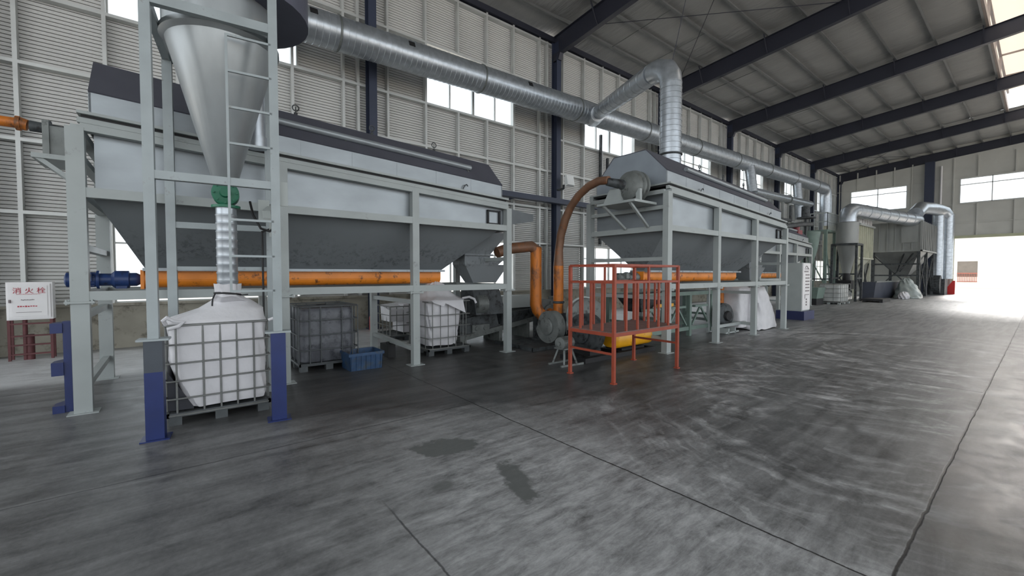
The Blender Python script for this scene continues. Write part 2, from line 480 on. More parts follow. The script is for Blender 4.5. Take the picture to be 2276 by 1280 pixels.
# ribbed cladding of the left wall, with window openings
WIN = []
for k in range(-1, 7):
    x0 = CX[0] + BAY * k
    if k == -1: x0 = CX[0] - BAY
    WIN.append((x0 + 1.95, x0 + 5.9))
def ribbed(mb, x0, x1, z0, z1, y=YW, pitch=.08):
    n = int(round((z1 - z0) / pitch)); p = (z1 - z0) / n
    prof = []
    for i in range(n):
        z = z0 + i * p
        prof += [(y, z), (y, z + p * .80), (y + .09, z + p * .82), (y + .09, z + p * .98)]
    prof.append((y, z1))
    b = len(mb.v)
    for yy, z in prof: mb.v += [(x0, yy, z), (x1, yy, z)]
    for i in range(len(prof) - 1): mb.face([b + 2 * i, b + 2 * i + 1, b + 2 * i + 3, b + 2 * i + 2])
wall = MB()
ZW = [(1.02, 2.98), (7.5, 9.48)]
xs = XL
for a, b_ in WIN:
    if a < XL: continue
    ribbed(wall, xs, a, 1.02, 2.98); ribbed(wall, xs, a, 7.5, 9.48); xs = b_
ribbed(wall, xs, XR, 1.02, 2.98); ribbed(wall, xs, XR, 7.5, 9.48)
ribbed(wall, XL, XR, 2.98, 7.5); ribbed(wall, XL, XR, 9.48, 11.64)
struct('wall_left', wall, RIBS)
# weather skin behind (thickness of the wall) and plinth
pl = MB().box(XL, XR, 13.16, YW + .25, 0, 1.02).box(XL, XR, 13.10, 13.16, .98, 1.04)
struct('baseboard_left', pl, PLINTH)

# window frames and panes
wi = 1
def window(i, x0, x1, z0, z1, cols, rows, y=YW):
    f = MB(); t = .05
    f.box(x0, x1, y - .06, y + .06, z0, z0 + t).box(x0, x1, y - .06, y + .06, z1 - t, z1)
    f.box(x0, x0 + t, y - .06, y + .06, z0 + t, z1 - t).box(x1 - t, x1, y - .06, y + .06, z0 + t, z1 - t)
    for c in range(1, cols):
        x = x0 + (x1 - x0) * c / cols; w = .05 if c == cols / 2 else .022
        f.box(x - w, x + w, y - .04, y + .04, z0 + t, z1 - t)
    for r_, zz in enumerate(rows):
        f.box(x0 + t, x1 - t, y - .03, y + .03, zz - .02, zz + .02)
    o = struct('window_%d' % i, f, GIRT)
    p = MB().box(x0 + t, x1 - t, y - .006, y + .006, z0 + t, z1 - t)
    struct('pane', p, GLASS, o)
for a, b_ in WIN:
    if a < XL: continue
    far = a > 18
    window(wi, a, b_, 7.5, 9.48, 4, [8.3] if far else []); wi += 1
    window(wi, a, b_, 1.02, 2.98, 4, [2.42]); wi += 1

# girts and studs, one trim object per bay
ti = 1
for k in range(-1, 7):
    x0 = CX[0] + BAY * k if k >= 0 else XL; x1 = CX[0] + BAY * (k + 1) if k >= 0 else CX[0]
    m = MB()
    for z in (2.98, 4.47, 6.04, 7.48, 9.5, 11.33):
        m.box(x0, x1, 13.10, 13.28, z - .035, z + .035)
    base = CX[0] + BAY * k
    for dx in (.60, 1.93, 3.20, 4.45, 5.72, 7.1):
        x = base + dx
        if x < XL + .2: continue
        w = .035
        for z0, z1 in ((1.04, 2.945), (3.015, 4.435), (4.505, 6.005), (6.075, 7.445), (7.515, 9.465), (9.535, 11.295), (11.365, 11.6)):
            if dx in (3.20, 4.45) and (z0 > 7.5 and z1 < 9.5 or z0 < 1.5): continue
            m.box(x - w, x + w, 13.10, 13.27, z0, z1)
    struct('trim_%d' % ti, m, GIRT); ti += 1
# eave beams and light edge post beside each column
m = MB()
m.box(XL, XR, 13.0, 13.29, 11.42, 11.62)
struct('trim_%d' % ti, m, RAFTER); ti += 1
# columns
for i, x in enumerate(CX):
    c = MB()
    c.box(x - .12, x + .12, 12.78, 12.80, 0, 10.9).box(x - .12, x + .12, 13.08, 13.095, 0, 11.5).box(x - .008, x + .008, 12.80, 13.08, 0, 11.4)
    c.box(x - .2, x + .2, 12.72, 13.095, 0, .03)
    o = struct('column', c, NAVY)
    e = MB().box(x - .37, x - .29, 13.12, 13.27, 1.04, 11.4)
    struct('edge_post', e, GIRT, o)
# rafters: left slope and right slope, tapered I section
for i, x in enumerate(CX):
    if i == 0 : pass
    r = MB()
    for s in (1, -1):
        ys = [13.05, 12.4, 6.0, 0.0]
        for a, b_ in zip(ys[:-1], ys[1:]):
            zt0, zt1, zb0, zb1 = roof_z(a) - .03, roof_z(b_) - .03, raf_b(min(a, 12.7)), raf_b(b_)
            A, B = a * s, b_ * s
            for x0, x1, q in ((x - .006, x + .006, 0), ):
                r.hexa([(x0, A, zb0), (x1, A, zb0), (x1, A, zt0), (x0, A, zt0)], [(x0, B, zb1), (x1, B, zb1), (x1, B, zt1), (x0, B, zt1)])
            for x0, x1 in ((x - .11, x + .11),):
                r.hexa([(x0, A, zb0 - .015), (x1, A, zb0 - .015), (x1, A, zb0), (x0, A, zb0)], [(x0, B, zb1 - .015), (x1, B, zb1 - .015), (x1, B, zb1), (x0, B, zb1)])
                r.hexa([(x0, A, zt0 - .015), (x1, A, zt0 - .015), (x1, A, zt0), (x0, A, zt0)], [(x0, B, zt1 - .015), (x1, B, zt1 - .015), (x1, B, zt1), (x0, B, zt1)])
    # haunch to the column
    r.hexa([(x - .1, 13.05, 10.6), (x + .1, 13.05, 10.6), (x + .1, 13.05, 10.9), (x - .1, 13.05, 10.9)], [(x - .1, 12.72, 10.6), (x + .1, 12.72, 10.6), (x + .1, 12.6, 10.9), (x - .1, 12.6, 10.9)])
    struct('roof_beam', r, RAFTER)

# ceiling: insulation sagging between rafters, with ridge opening
RIDGE = 1.85
MON0, MON1 = 12.6, 44.08
def ceil_sheet(mb, x0, x1, y0, y1):
    nx, ny = 20, max(2, int((y1 - y0) / .24))
    b = len(mb.v)
    for i in range(nx + 1):
        t = i / nx; x = x0 + (x1 - x0) * t
        sx = .12 * (1 - abs(2 * t - 1) ** 7)
        for j in range(ny + 1):
            y = y0 + (y1 - y0) * j / ny
            ph = ((abs(y) - .65) / 1.45) % 1.0
            sy = .04 * math.sin(PI * ph)
            mb.v.append((x, y, roof_z(y) + .24 - sx - sy))
    for i in range(nx):
        for j in range(ny):
            a = b + i * (ny + 1) + j
            mb.face([a, a + 1, a + ny + 2, a + ny + 1], True)
cm = MB()
edges = [XL] + CX[0:]
for a, b_ in zip(edges[:-1], edges[1:]):
    mon = a > 12 and b_ < 44.5
    lo = RIDGE if mon else 0
    ceil_sheet(cm, a, b_, lo, 13.28)
    ceil_sheet(cm, a, b_, -13.3, -lo)
struct('ceiling', cm, CEIL)
# purlins
PY = [12.15, 10.7, 9.25, 7.8, 6.35, 4.9, 3.45, 1.95]
pu = MB()
for y in PY:
    for s in (1, -1):
        z = roof_z(y)
        pu.box(XL, XR, y * s - .008, y * s + .008, z - .02, z + .18).box(XL, XR, y * s - .07, y * s + .008, z - .03, z - .02)
# sag rods between purlins
for i in range(len(CX) - 1):
    for k_ in (1, 2):
        x = CX[i] + BAY * k_ / 3
        for a, b_ in zip(PY[:2], PY[1:3]):
            pu.bar((x, a, roof_z(a) + .01), (x, b_, roof_z(b_) + .01), .025)
struct('trim_%d' % ti, pu, PURLIN); ti += 1
# knee stays from rafter to purlin
ks = MB()
for x in CX:
    for y in PY[1::2]:
        ks.bar((x - .02, y, raf_b(y) + .05), (x - .45, y, roof_z(y)), .04, .04)
        ks.bar((x + .02, y, raf_b(y) + .05), (x + .45, y, roof_z(y)), .04, .04)
struct('trim_%d' % ti, ks, RAFTER); ti += 1
# raised ridge monitor
mo = MB()
mo.box(MON0, MON1, RIDGE - .06, RIDGE + .06, roof_z(RIDGE) - .02, roof_z(RIDGE) + .32)
mo.box(MON0, MON1, -RIDGE - .06, -RIDGE + .06, roof_z(RIDGE) - .02, roof_z(RIDGE) + .32)
x = MON0 + .1
while x < MON1:
    for s in (1, -1): mo.box(x - .05, x + .05, s * RIDGE - .05, s * RIDGE + .05, roof_z(RIDGE) + .32, roof_z(RIDGE) + 1.3)
    mo.bar((x, -RIDGE, roof_z(RIDGE) + 1.28), (x, RIDGE, roof_z(RIDGE) + 1.28), .08)
    x += BAY / 2
for s in (1, -1): mo.box(MON0, MON1, s * RIDGE - .05, s * RIDGE + .05, roof_z(RIDGE) + 1.22, roof_z(RIDGE) + 1.34)
MONM = mat('monitor_steel', (150, 138, 132), .6, .1, .1, 2)
o = struct('trim_%d' % ti, mo, MONM); ti += 1
zt = roof_z(RIDGE) + 1.35
rf = MB().hexa([(MON0, RIDGE + .5, zt), (MON1, RIDGE + .5, zt), (MON1, RIDGE + .5, zt + .02), (MON0, RIDGE + .5, zt + .02)], [(MON0, 0, zt + .3), (MON1, 0, zt + .3), (MON1, 0, zt + .32), (MON0, 0, zt + .32)])
rf.hexa([(MON0, 0, zt + .3), (MON1, 0, zt + .3), (MON1, 0, zt + .32), (MON0, 0, zt + .32)], [(MON0, -RIDGE - .5, zt), (MON1, -RIDGE - .5, zt), (MON1, -RIDGE - .5, zt + .02), (MON0, -RIDGE - .5, zt + .02)])
struct('roof', rf, SHEET)

# rod bracing under the roof
BR = CX[2], CX[3]
for i, (p, q) in enumerate((((BR[0], 12.0, roof_z(12) - .12), (BR[1], 5.0, roof_z(5) - .12)), ((BR[0], 5.0, roof_z(5) - .14), (BR[1], 12.0, roof_z(12) - .14)))):
    solo('bracing_rod', MB().tube([p, q], .014, 6), RAFTER,
         ['thin dark steel rod crossing under the roof, its low end over the first dark column', 'thin dark steel rod crossing under the roof, its low end behind the tall riser duct'][i], 'rod', p, 'roof bracing rods')
for i, (p, q) in enumerate((((CX[6], 12.0, roof_z(12) - .12), (CX[7], 6.5, roof_z(6.5) - .12)), ((CX[6], 6.5, roof_z(6.5) - .14), (CX[7], 12.0, roof_z(12) - .14)))):
    solo('bracing_rod', MB().tube([p, q], .018, 6), RAFTER, ['thin steel rod of the far bracing cross that rises towards the far wall', 'thin steel rod of the far bracing cross that falls towards the far wall'][i], 'rod', p, 'far roof bracing rods')

# far end wall
XF = XR
fw = MB()
DY = 4.85; DZ = 4.72
W1, W2 = (7.95, 12.0), (4.62, -2.6)
def fbox(y0, y1, z0, z1): fw.box(XF, XF + .12, min(y0, y1), max(y0, y1), z0, z1)
fbox(DY, 13.3, 0, 7.65)
fbox(-13.3, DY, DZ, 7.65)
fbox(-13.3, -4.5, 0, DZ)
fbox(12.0, 13.3, 7.65, 9.75); fbox(7.95, 4.62, 7.65, 9.75); fbox(-2.6, -13.3, 7.65, 9.75)
fw.prism([(-13.3, 9.75), (13.3, 9.75), (13.3, 12.0), (0, 13.2), (-13.3, 12.0)], 'x', XF, XF + .12)
FARW = mat('grey_insulated_sheet', (186, 186, 180), .6, 0, .08, .8, bump=.3)
struct('wall_back', fw, FARW)
for (a, b_) in (W1, W2):
    lo, hi = min(a, b_), max(a, b_)
    f = MB(); z0, z1 = 7.65, 9.75
    for z in (z0 + .03, 9.2, z1 - .03): f.box(XF - .02, XF + .08, lo, hi, z - .03, z + .03)
    n = 4 if hi - lo > 5 else 2
    for c in range(n + 1):
        y = lo + (hi - lo) * c / n; f.box(XF - .02, XF + .08, y - .03, y + .03, z0, z1)
    o = struct('window_%d' % wi, f, GIRT); wi += 1
    struct('pane', MB().box(XF + .03, XF + .04, lo, hi, z0, z1), GLASS, o)
ft = MB()
for y in (12.9, 11.5, 10.1, 8.8, 7.6, 5.0, 3.6, 1.6, -.4, -2.6):
    ft.box(XF - .10, XF, y - .04, y + .04, 9.78 if 8 < y < 12 else (DZ + .1 if y < 5 else 0), 7.62 if False else 11.5) if not (-2.7 < y < 4.7 or 7.9 < y < 12.1) else (ft.box(XF - .10, XF, y - .04, y + .04, 9.8, 11.5), ft.box(XF - .10, XF, y - .04, y + .04, (DZ + .1) if y < 4.85 else 0, 7.6))
for z in (6.0, 7.6, 9.8):
    ft.box(XF - .08, XF - .02, -13, 13.1, z - .03, z + .03)
struct('trim_%d' % ti, ft, FARW); ti += 1
cc = MB().box(XF - .5, XF - .1, 6.15, 6.75, 0, 11.45)
o = struct('column', cc, NAVY)
solo('downpipe', MB().tube([(XF - .15, 5.75, 0), (XF - .15, 5.75, 11)], .07, 8), WHITE, 'pale vertical downpipe on the far wall beside its dark column', 'pipe', (XF - .15, 5.75, 0))
# door opening: lintel and jambs
dj = MB().box(XF - .12, XF + .2, -4.6, DY + .1, DZ, DZ + .22).box(XF - .06, XF + .2, DY, DY + .1, 0, DZ)
DOORM = mat('pale_olive_door_trim', (176, 178, 150), .6, 0, .05, 2)
struct('door_1', dj, DOORM)

# outside: pale building, railings
b0 = thing('building', 'pale sunlit building with one barred window seen through the big doorway', 'building', (78, 6, 0))
bm_ = MB().box(78, 84, -20, 5.2, -.02, 8).box(78, 84, 6.95, 22, -.02, 8).box(78, 84, 5.2, 6.95, -.02, 1.35).box(78, 84, 5.2, 6.95, 3.3, 8)
part('wall', bm_, DOORSTONE, b0)
wf = part('window', MB().box(78.05, 78.2, 5.2, 6.95, 1.35, 3.3), mat('dim_glass', (120, 112, 104), .3, 0, .1, 2), b0)
bars = MB()
for i in range(12): bars.box(77.95, 78.0, 5.25 + i * .145, 5.29 + i * .145, .75, 1.75)
bars.box(77.95, 78.0, 5.2, 6.95, 1.75, 1.85).box(77.95, 78.0, 5.2, 6.95, .7, .78)
part('railing', bars, mat('terracotta_rail', (176, 108, 92), .6, 0, .1, 2), b0, 'reddish railing under the window')

exec_rest = True
# ================================================================= SCREENING MACHINES
SL = -.052                                        # the screen slopes gently down towards the far end
def sz(x): return SL * (x + .95)
def sbox(mb, x0, x1, y0, y1, z0, z1):
    """box whose top and bottom follow the slope"""
    return mb.hexa([(x0, y0, z0 + sz(x0)), (x0, y1, z0 + sz(x0)), (x0, y1, z1 + sz(x0)), (x0, y0, z1 + sz(x0))],
                   [(x1, y0, z0 + sz(x1)), (x1, y1, z0 + sz(x1)), (x1, y1, z1 + sz(x1)), (x1, y0, z1 + sz(x1))])
PX_ = [-.95, 1.26, 3.44, 5.62]
YF, YR = 7.27, 9.42
def make_machine():
    t = thing('screening_machine', '', 'machine', (-.95, YF, 0))
    for i, x in enumerate(PX_):
        for y in (YF, YR):
            w = .082 if i == 0 else .065
            p = MB().box(x - w, x + w, y - .065, y + .065, 1.37, 3.46 + sz(x))
            p.box(x - w, x + w, y - .065, y + .065, .012, 1.345)
            p.box(x - .14, x + .14, y - .11, y + .11, 0, .012)
            p.box(x - .13, x + .13, y - .1, y + .1, 1.345, 1.37)
            for sx in (-1, 1):
                for sy in (-1, 1): p.lathe([(.012, 1.33), (.012, 1.39)], (x + sx * .11, y + sy * .08, 0), n=6)
            part('post', p, FRAME, t)
    for y, nm in ((YF, 'front'), (YR, 'rear')):
        b = MB()
        b.box(-.90, 5.60, y - .06, y + .06, 2.63, 2.75).box(-.90, 5.60, y - .06, y + .06, 1.375, 1.49)
        sbox(b, -.90, 5.60, y - .06, y + .06, 3.43, 3.52)
        parts('side_beam', b, FRAME, t)
    for x in (PX_[0], PX_[-1]):
        b = MB().box(x - .05, x + .05, YF + .065, YR - .065, 2.63, 2.75).box(x - .05, x + .05, YF + .065, YR - .065, 1.99, 2.07)
        b.box(x - .05, x + .05, YF + .065, YR - .065, 1.37, 1.49).box(x - .05, x + .05, YF + .065, YR - .065, 3.1 + sz(x), 3.18 + sz(x))
        b.box(x - .05, x + .05, YF + .065, YR - .065, 3.43 + sz(x), 3.52 + sz(x))
        parts('end_beam', b, FRAME, t)
    for x in (PX_[0], PX_[2]):
        b = MB().box(x - .04, x + .04, YF + .065, YR - .065, 1.14, 1.22).bar((x, YF + .06, .30), (x, YR - .06, .34), .08)
        parts('cross_brace', b, FRAME, t)
    # trough with sheet sides
    x0, x1 = -.80, 5.58
    tr = MB(); sbox(tr, x0, x1, YF + .09, YR - .09, 2.78 - sz(x0) * 0, 3.5)
    tr = MB().hexa([(x0, YF + .09, 2.70), (x0, YR - .09, 2.70), (x0, YR - .09, 3.56), (x0, YF + .09, 3.56)],
                   [(x1, YF + .09, 2.70), (x1, YR - .09, 2.70), (x1, YR - .09, 3.56 + sz(x1)), (x1, YF + .09, 3.56 + sz(x1))])
    trough = part('trough', tr, GALV, t)
    # eave rail of the hood, stepped strips with a dark joint
    rl = MB(); X0, X1 = -.93, 5.62
    sbox(rl, X0, X1, YF - .03, YF + .06, 3.53, 3.57); sbox(rl, X0, X1, YF + .0, YF + .06, 3.57, 3.60)
    sbox(rl, X0, X1, YF - .05, YF + .10, 3.635, 3.67)
    sbox(rl, X0, X1, YR - .06, YR + .05, 3.53, 3.67)
    for x in (X0, X1 - .06): sbox(rl, x, x + .06, YF + .06, YR - .06, 3.635, 3.67); 
    part('hood_rail', rl, FRAME, t)
    gs = MB(); sbox(gs, X0 + .03, X1 - .03, YF + .01, YR - .01, 3.60, 3.635)
    part('gasket', gs, BLACK, t, 'dark rubber joint under the hood')
    hx0, hx1 = -.84, 5.55
    yf, yr = YF + .10, YR - .10
    def sec(x, e=0.):
        s = sz(x)
        return [(x, yf, 3.67 + s), (x, yr, 3.67 + s), (x, yr, 3.95 + s), (x, yr - .53, 4.50 + s), (x, yf + .53, 4.50 + s), (x, yf, 3.95 + s)]
    hd = MB(); a, b_ = sec(hx0), sec(hx1)
    def strip(mb, i, j, off=0.):
        mb.quad(a[i], b_[i], b_[j], a[j])
    side = MB(); n = len(side.v)
    for nm, y0 in (('front', yf), ('rear', yr)):
        sd = -1 if nm == 'front' else 1
        sbox(side, hx0, hx1, min(y0, y0 - sd * .02), max(y0, y0 - sd * .02), 3.67, 3.95)
    for k in range(1, 8):
        x = hx0 + (hx1 - hx0) * k / 8; sbox(side, x - .006, x + .006, yf - .004, yf, 3.67, 3.95)
    hood = part('hood', side, GALV, t)
    top = MB()
    def slab(i, j, th=.02):
        A = [Vector(a[i]), Vector(a[j]), Vector(b_[j]), Vector(b_[i])]
        nrm = (A[1] - A[0]).cross(A[3] - A[0]).normalized()
        top.hexa([A[0], A[1], A[1] + nrm * th, A[0] + nrm * th], [A[3], A[2], A[2] + nrm * th, A[3] + nrm * th])
    slab(4, 5); slab(3, 4); slab(2, 3)
    tp = part('hood_top', top, DARKTOP, t, 'dark coated sloping hood top')
    for x, sgn in ((hx0 + .004, 1), (hx1 - .004, -1)):
        q = sec(x); q2 = [(p[0] + sgn * .02, p[1], p[2]) for p in q]
        ep = MB().rings([q, q2], smooth=False)
        part('hood_end', ep, ENDCAP, t)
    # water pipe along the hood
    wp = MB(); ys = yf + .20
    def zc(x, o=.0): return 3.95 + sz(x) + .2 / .53 * .55 + o
    wp.tube([(.25, ys - .02, zc(.25) + .07), (4.85, ys - .02, zc(4.85) + .07)], .055, 12)
    pipe = part('spray_pipe', wp, GALV, t, 'light grey pipe along the dark hood slope')
    br = MB()
    for x in (.9, 2.3, 4.2): br.bar((x, ys, zc(x) + .03), (x, ys - .02, zc(x) - .03), .03)
    br.tube([(4.78, ys - .02, zc(4.8) + .03), (4.78, ys - .05, zc(4.8) - .06)], .02, 8)
    part('pipe_bracket', br, GREYM, pipe)
    # valve wheels on the ridge and lifting hooks on the hood side
    for x in (1.6, 2.9, 4.2):
        v = MB().lathe([(.03, 0), (.03, .06)], (x, yf + .56, 4.50 + sz(x)), n=8).tube([(x, yf + .56, 4.56 + sz(x)), (x, yf + .56, 4.66 + sz(x))], .008, 6)
        v.tube([(x + .05 * math.cos(q * PI / 6), yf + .56, 4.64 + sz(x) + .05 * math.sin(q * PI / 6)) for q in range(12)], .01, 6, close=True)
        part('valve', v, DARKM, t)
    for x in (.55, 4.55):
        hk = MB().tube([(x, yf - .02, 3.66 + sz(x)), (x - .01, yf - .035, 3.72 + sz(x)), (x + .02, yf - .05, 3.78 + sz(x)), (x + .06, yf - .055, 3.80 + sz(x)), (x + .09, yf - .05, 3.77 + sz(x))], .011, 8)
        part('hook', hk, DARKM, t, 'small dark curved hook')
    # hopper
    A = [(-.84, YF + .10, 2.68), (5.50, YF + .10, 2.68), (5.50, YR - .10, 2.68), (-.84, YR - .10, 2.68)]
    B = [(-.40, 8.22, 1.79), (4.52, 8.22, 1.79), (4.52, 8.48, 1.79), (-.40, 8.48, 1.79)]
    hp = MB().rings([B, A], smooth=False)
    hop = part('hopper', hp, HOPPER, t, 'dusty grey tapering hopper')
    fl = MB().box(-.42, 4.54, 8.10, 8.60, 1.745, 1.79)
    for k in range(14): fl.box(-.3 + k * .36, -.27 + k * .36, 8.092, 8.10, 1.755, 1.78)
    part('hopper_flange', fl, GALV, t)
    # screw conveyor: U trough
    sc = MB(); R = .125
    prof = [(8.35 - R, 1.745)] + [(8.35 - R * math.cos(PI * k / 12), 1.62 - R * math.sin(PI * k / 12)) for k in range(13)] + [(8.35 + R, 1.745)]
    sc.prism(prof, 'x', -.38, 4.5)
    screw = part('screw_conveyor', sc, ORANGE, t, 'orange screw conveyor trough')
    ec = MB().lathe([(.15, 0), (.15, .03)], (-.41, 8.35, 1.63), (1, 0, 0), 20).box(-.45, -.41, 8.19, 8.51, 1.48, 1.76)
    part('end_plate', ec, ORANGE, screw)
    gb = MB().lathe([(.07, 0), (.10, .05), (.10, .12), (.13, .13), (.13, .28), (.09, .32), (.09, .44)], (-.45, 8.35, 1.62), (-1, 0, 0), 18)
    gb.box(-.72, -.60, 8.26, 8.44, 1.49, 1.6)
    gb2 = part('gearbox', gb, DKBLUE, screw, 'dark blue gearbox')
    mt = MB().lathe([(.13, 0), (.13, .03), (.10, .04), (.10, .25), (.105, .26), (.105, .33), (.06, .35)], (-.89, 8.35, 1.62), (-1, 0, 0), 18)
    for k in range(14):
        q = 2 * PI * k / 14; mt.bar((-.94, 8.35 + .103 * math.cos(q), 1.62 + .103 * math.sin(q)), (-1.12, 8.35 + .103 * math.cos(q), 1.62 + .103 * math.sin(q)), .008)
    mt.box(-1.08, -.96, 8.21, 8.29, 1.60, 1.72)
    part('motor', mt, DKBLUE, screw, 'dark blue drive motor')
    # outlet box at the far end
    ob = MB().rings([[(5.69, YF + .35, 2.78), (5.69, YR - .35, 2.78), (5.69, YR - .35, 3.22), (5.69, YF + .35, 3.22)],
                     [(7.0, YF + .72, 3.02), (7.0, YR - .72, 3.02), (7.0, YR - .72, 3.18), (7.0, YF + .72, 3.18)]], smooth=False)
    part('outlet_box', ob, GALV, t)
    # discharge chute below the far end
    c1 = MB().rings([[(5.02, 8.05, 2.16), (5.72, 8.05, 2.16), (5.72, 8.6, 2.16), (5.02, 8.6, 2.16)],
                     [(5.45, 7.9, 2.66), (6.12, 7.9, 2.66), (6.12, 8.8, 2.66), (5.45, 8.8, 2.66)]], smooth=False)
    c1.box(4.98, 5.76, 8.0, 8.65, 2.12, 2.16)
    ch = part('discharge_chute', c1, HOPPER, t)
    c2 = MB().box(5.02, 5.72, 8.06, 8.59, 1.92, 2.12)
    c2.rings([[(5.30, 8.15, 1.50), (5.95, 8.15, 1.50), (5.95, 8.5, 1.50), (5.30, 8.5, 1.50)], [(5.02, 8.06, 1.92), (6.25, 8.06, 1.92), (6.25, 8.59, 1.92), (5.02, 8.59, 1.92)]], smooth=False)
    c2.rings([[(5.72, 8.06, 1.92), (5.95, 8.06, 1.92), (5.95, 8.59, 1.92), (5.72, 8.59, 1.92)], [(5.72, 8.06, 2.02), (6.2, 8.06, 2.10), (6.2, 8.59, 2.10), (5.72, 8.59, 2.02)]], smooth=False)
    part('lower_chute', c2, HOPPER, ch)
    # control box with swing plate on front
    pb = MB().box(5.13, 5.17, YF + .05, YF + .09, 2.77, 3.06).box(5.43, 5.47, YF + .05, YF + .09, 2.77, 3.06).box(5.13, 5.47, YF + .05, YF + .09, 2.76, 2.79).box(5.13, 5.47, YF + .05, YF + .09, 3.03, 3.06)
    hp_ = part('inspection_hatch', pb, BLACK, t, 'black rimmed inspection hatch')
    return t
m1 = make_machine()
m1['label'] = 'long grey screening machine nearest the camera, behind the cyclone tower'
m2 = dup(m1, (8.20, 5.02, 0), 'long grey screening machine behind the orange-red work platform, riser duct on its hood')
m3 = dup(m1, (20.0, 7.80, 0), 'far grey screening machine partly hidden behind the white control cabinet')
for o in (m2, m3):
    for sc_ in [k for k in bpy.data.objects if k.parent == o and k.name.startswith('screw_conveyor')]:
        for k in [k for k in bpy.data.objects if k.parent == sc_ and k.name.split('.')[0] in ('motor', 'gearbox')]:
            k.data = k.data.copy(); k.data.materials[0] = GREYM; k['label'] = 'grey ' + k.name.split('.')[0]
for o in (m1, m2, m3): o['group'] = 'screening machines in a row'

# inlet of the first machine, with pipe leaving the frame
t = thing('feed_inlet', 'grey feed inlet box on a triangular bracket at the near machine\'s left end', 'inlet', (-1.3, 8.2, 2.9))
b = MB().box(-1.42, -.99, 7.85, 8.6, 3.16, 3.22)
part('shelf', b, FRAME, t)
b = MB().bar((-1.38, 7.9, 3.18), (-1.0, 7.9, 2.86), .05).bar((-1.38, 8.55, 3.18), (-1.0, 8.55, 2.86), .05)
parts('strut', b, FRAME, t)
b = MB().box(-1.30, -1.02, 7.95, 8.45, 3.22, 3.60).box(-1.33, -1.27, 7.92, 8.48, 3.22, 3.66)
part('inlet_box', b, GREYM, t)
b = MB().tube([(-1.48, 8.2, 3.62), (-1.02, 8.2, 3.60)], [.07, .06], 14).lathe([(.10, 0), (.10, .04)], (-1.33, 8.2, 3.62), (1, 0, 0), 16)
part('inlet_nozzle', b, DARKM, t)
solo('feed_pipe', MB().tube([(-4.2, 8.2, 3.60), (-1.60, 8.2, 3.63)], .065, 14).lathe([(.09, 0), (.09, .04)], (-1.6, 8.2, 3.63), (1, 0, 0), 14).tube([(-1.56, 8.2, 3.63), (-1.50, 8.2, 3.62)], [.08, .07], 14), PIPEOR,
     'short worn orange pipe at the photo\'s left edge', 'pipe', (-1.6, 8.2, 3.6))

# drum blower on the end face of the second machine
t = thing('drum_blower', 'grey drum shaped blower on a bracket at the second machine\'s end face', 'blower', (7.7, 5.75, 3.2))
b = MB().box(7.35, 8.14, 5.25, 6.25, 3.20, 3.25)
part('shelf', b, FRAME, t)
b = MB().bar((7.4, 5.40, 3.2), (8.12, 5.45, 2.74), .05).bar((7.4, 6.1, 3.2), (8.12, 6.05, 2.74), .05)
parts('strut', b, FRAME, t)
b = MB().lathe([(.05, -.16), (.24, -.15), (.30, -.10), (.30, .02), (.34, .03), (.34, .07), (.30, .08), (.30, .16), (.34, .17), (.34, .2), (.28, .21), (.24, .32)], (7.72, 5.60, 3.60), (1, 0, 0), 32)
part('drum', b, GREYM, t)
b = MB().rings([[(7.45, 5.72, 3.25), (7.75, 5.72, 3.25), (7.75, 6.15, 3.25), (7.45, 6.15, 3.25)], [(7.52, 5.78, 3.58), (7.7, 5.78, 3.58), (7.7, 6.02, 3.58), (7.52, 6.02, 3.58)]], smooth=False)
b.box(7.6, 7.68, 5.3, 5.4, 3.25, 3.5)
parts('pedestal', b, FRAME, t)
b = MB().tube([(7.3, 5.93, 3.70), (7.5, 5.80, 3.66), (7.62, 5.72, 3.63)], [.085, .10, .12], 14)
part('nozzle', b, DARKM, t)

# ================================================================= CYCLONE TOWER
TR = math.radians(-6.1)
t = thing('cyclone_tower', 'tall grey steel tower holding the cyclone, on blue feet around the bagging cage', 'tower', (-.22, 5.66, 0), TR, local=True)
W_, D_ = 1.115, 1.40
def lp(name, mb, m, par, label=None):
    return part(name, mb, m, par, label)
for i, (x, y) in enumerate(((0, 0), (W_, 0), (0, D_), (W_, D_))):
    w = .045 if y == 0 else .05
    p = MB().box(x - w, x + w, y - w, y + w, 1.04 if y == 0 else 0, 5.6)
    if y == 0: p.box(x - .13, x + .13, y - .09, y + .09, 1.02, 1.04)
    po = lp('post', p, TFRAME, t)
    if y == 0:
        f = MB().box(x - .075, x + .075, y - .075, y + .075, .012, 1.02).box(x - .12, x + .12, y - .11, y + .11, 0, .012)
        if i == 0:
            lp('foot', MB().box(x - .075, x + .075, y - .075, y + .075, .012, .70).box(x - .12, x + .12, y - .11, y + .11, 0, .012), BLUE, po, 'blue painted lower foot')
            lp('upper_foot', MB().box(x - .075, x + .075, y - .075, y + .075, .70, 1.02), mat('dull_slate_paint', (62, 68, 76), .5, 0, .1, 4), po, 'slate grey upper half of the foot')
        else:
            lp('foot', f, BLUE, po, 'blue painted foot')
for z0, z1, y in ((2.67, 2.755, 0), (4.42, 4.52, 0), (2.30, 2.38, D_), (4.42, 4.52, D_), (1.75, 1.8, D_)):
    b = MB().box(.045, W_ - .045, y - .04, y + .04, z0, z1)
    lp('cross_beam', b, TFRAME, t)
for x in (0, W_):
    b = MB().box(x - .04, x + .04, .045, D_ - .05, 4.42, 4.52)
    parts('side_beam', b, TFRAME, t)
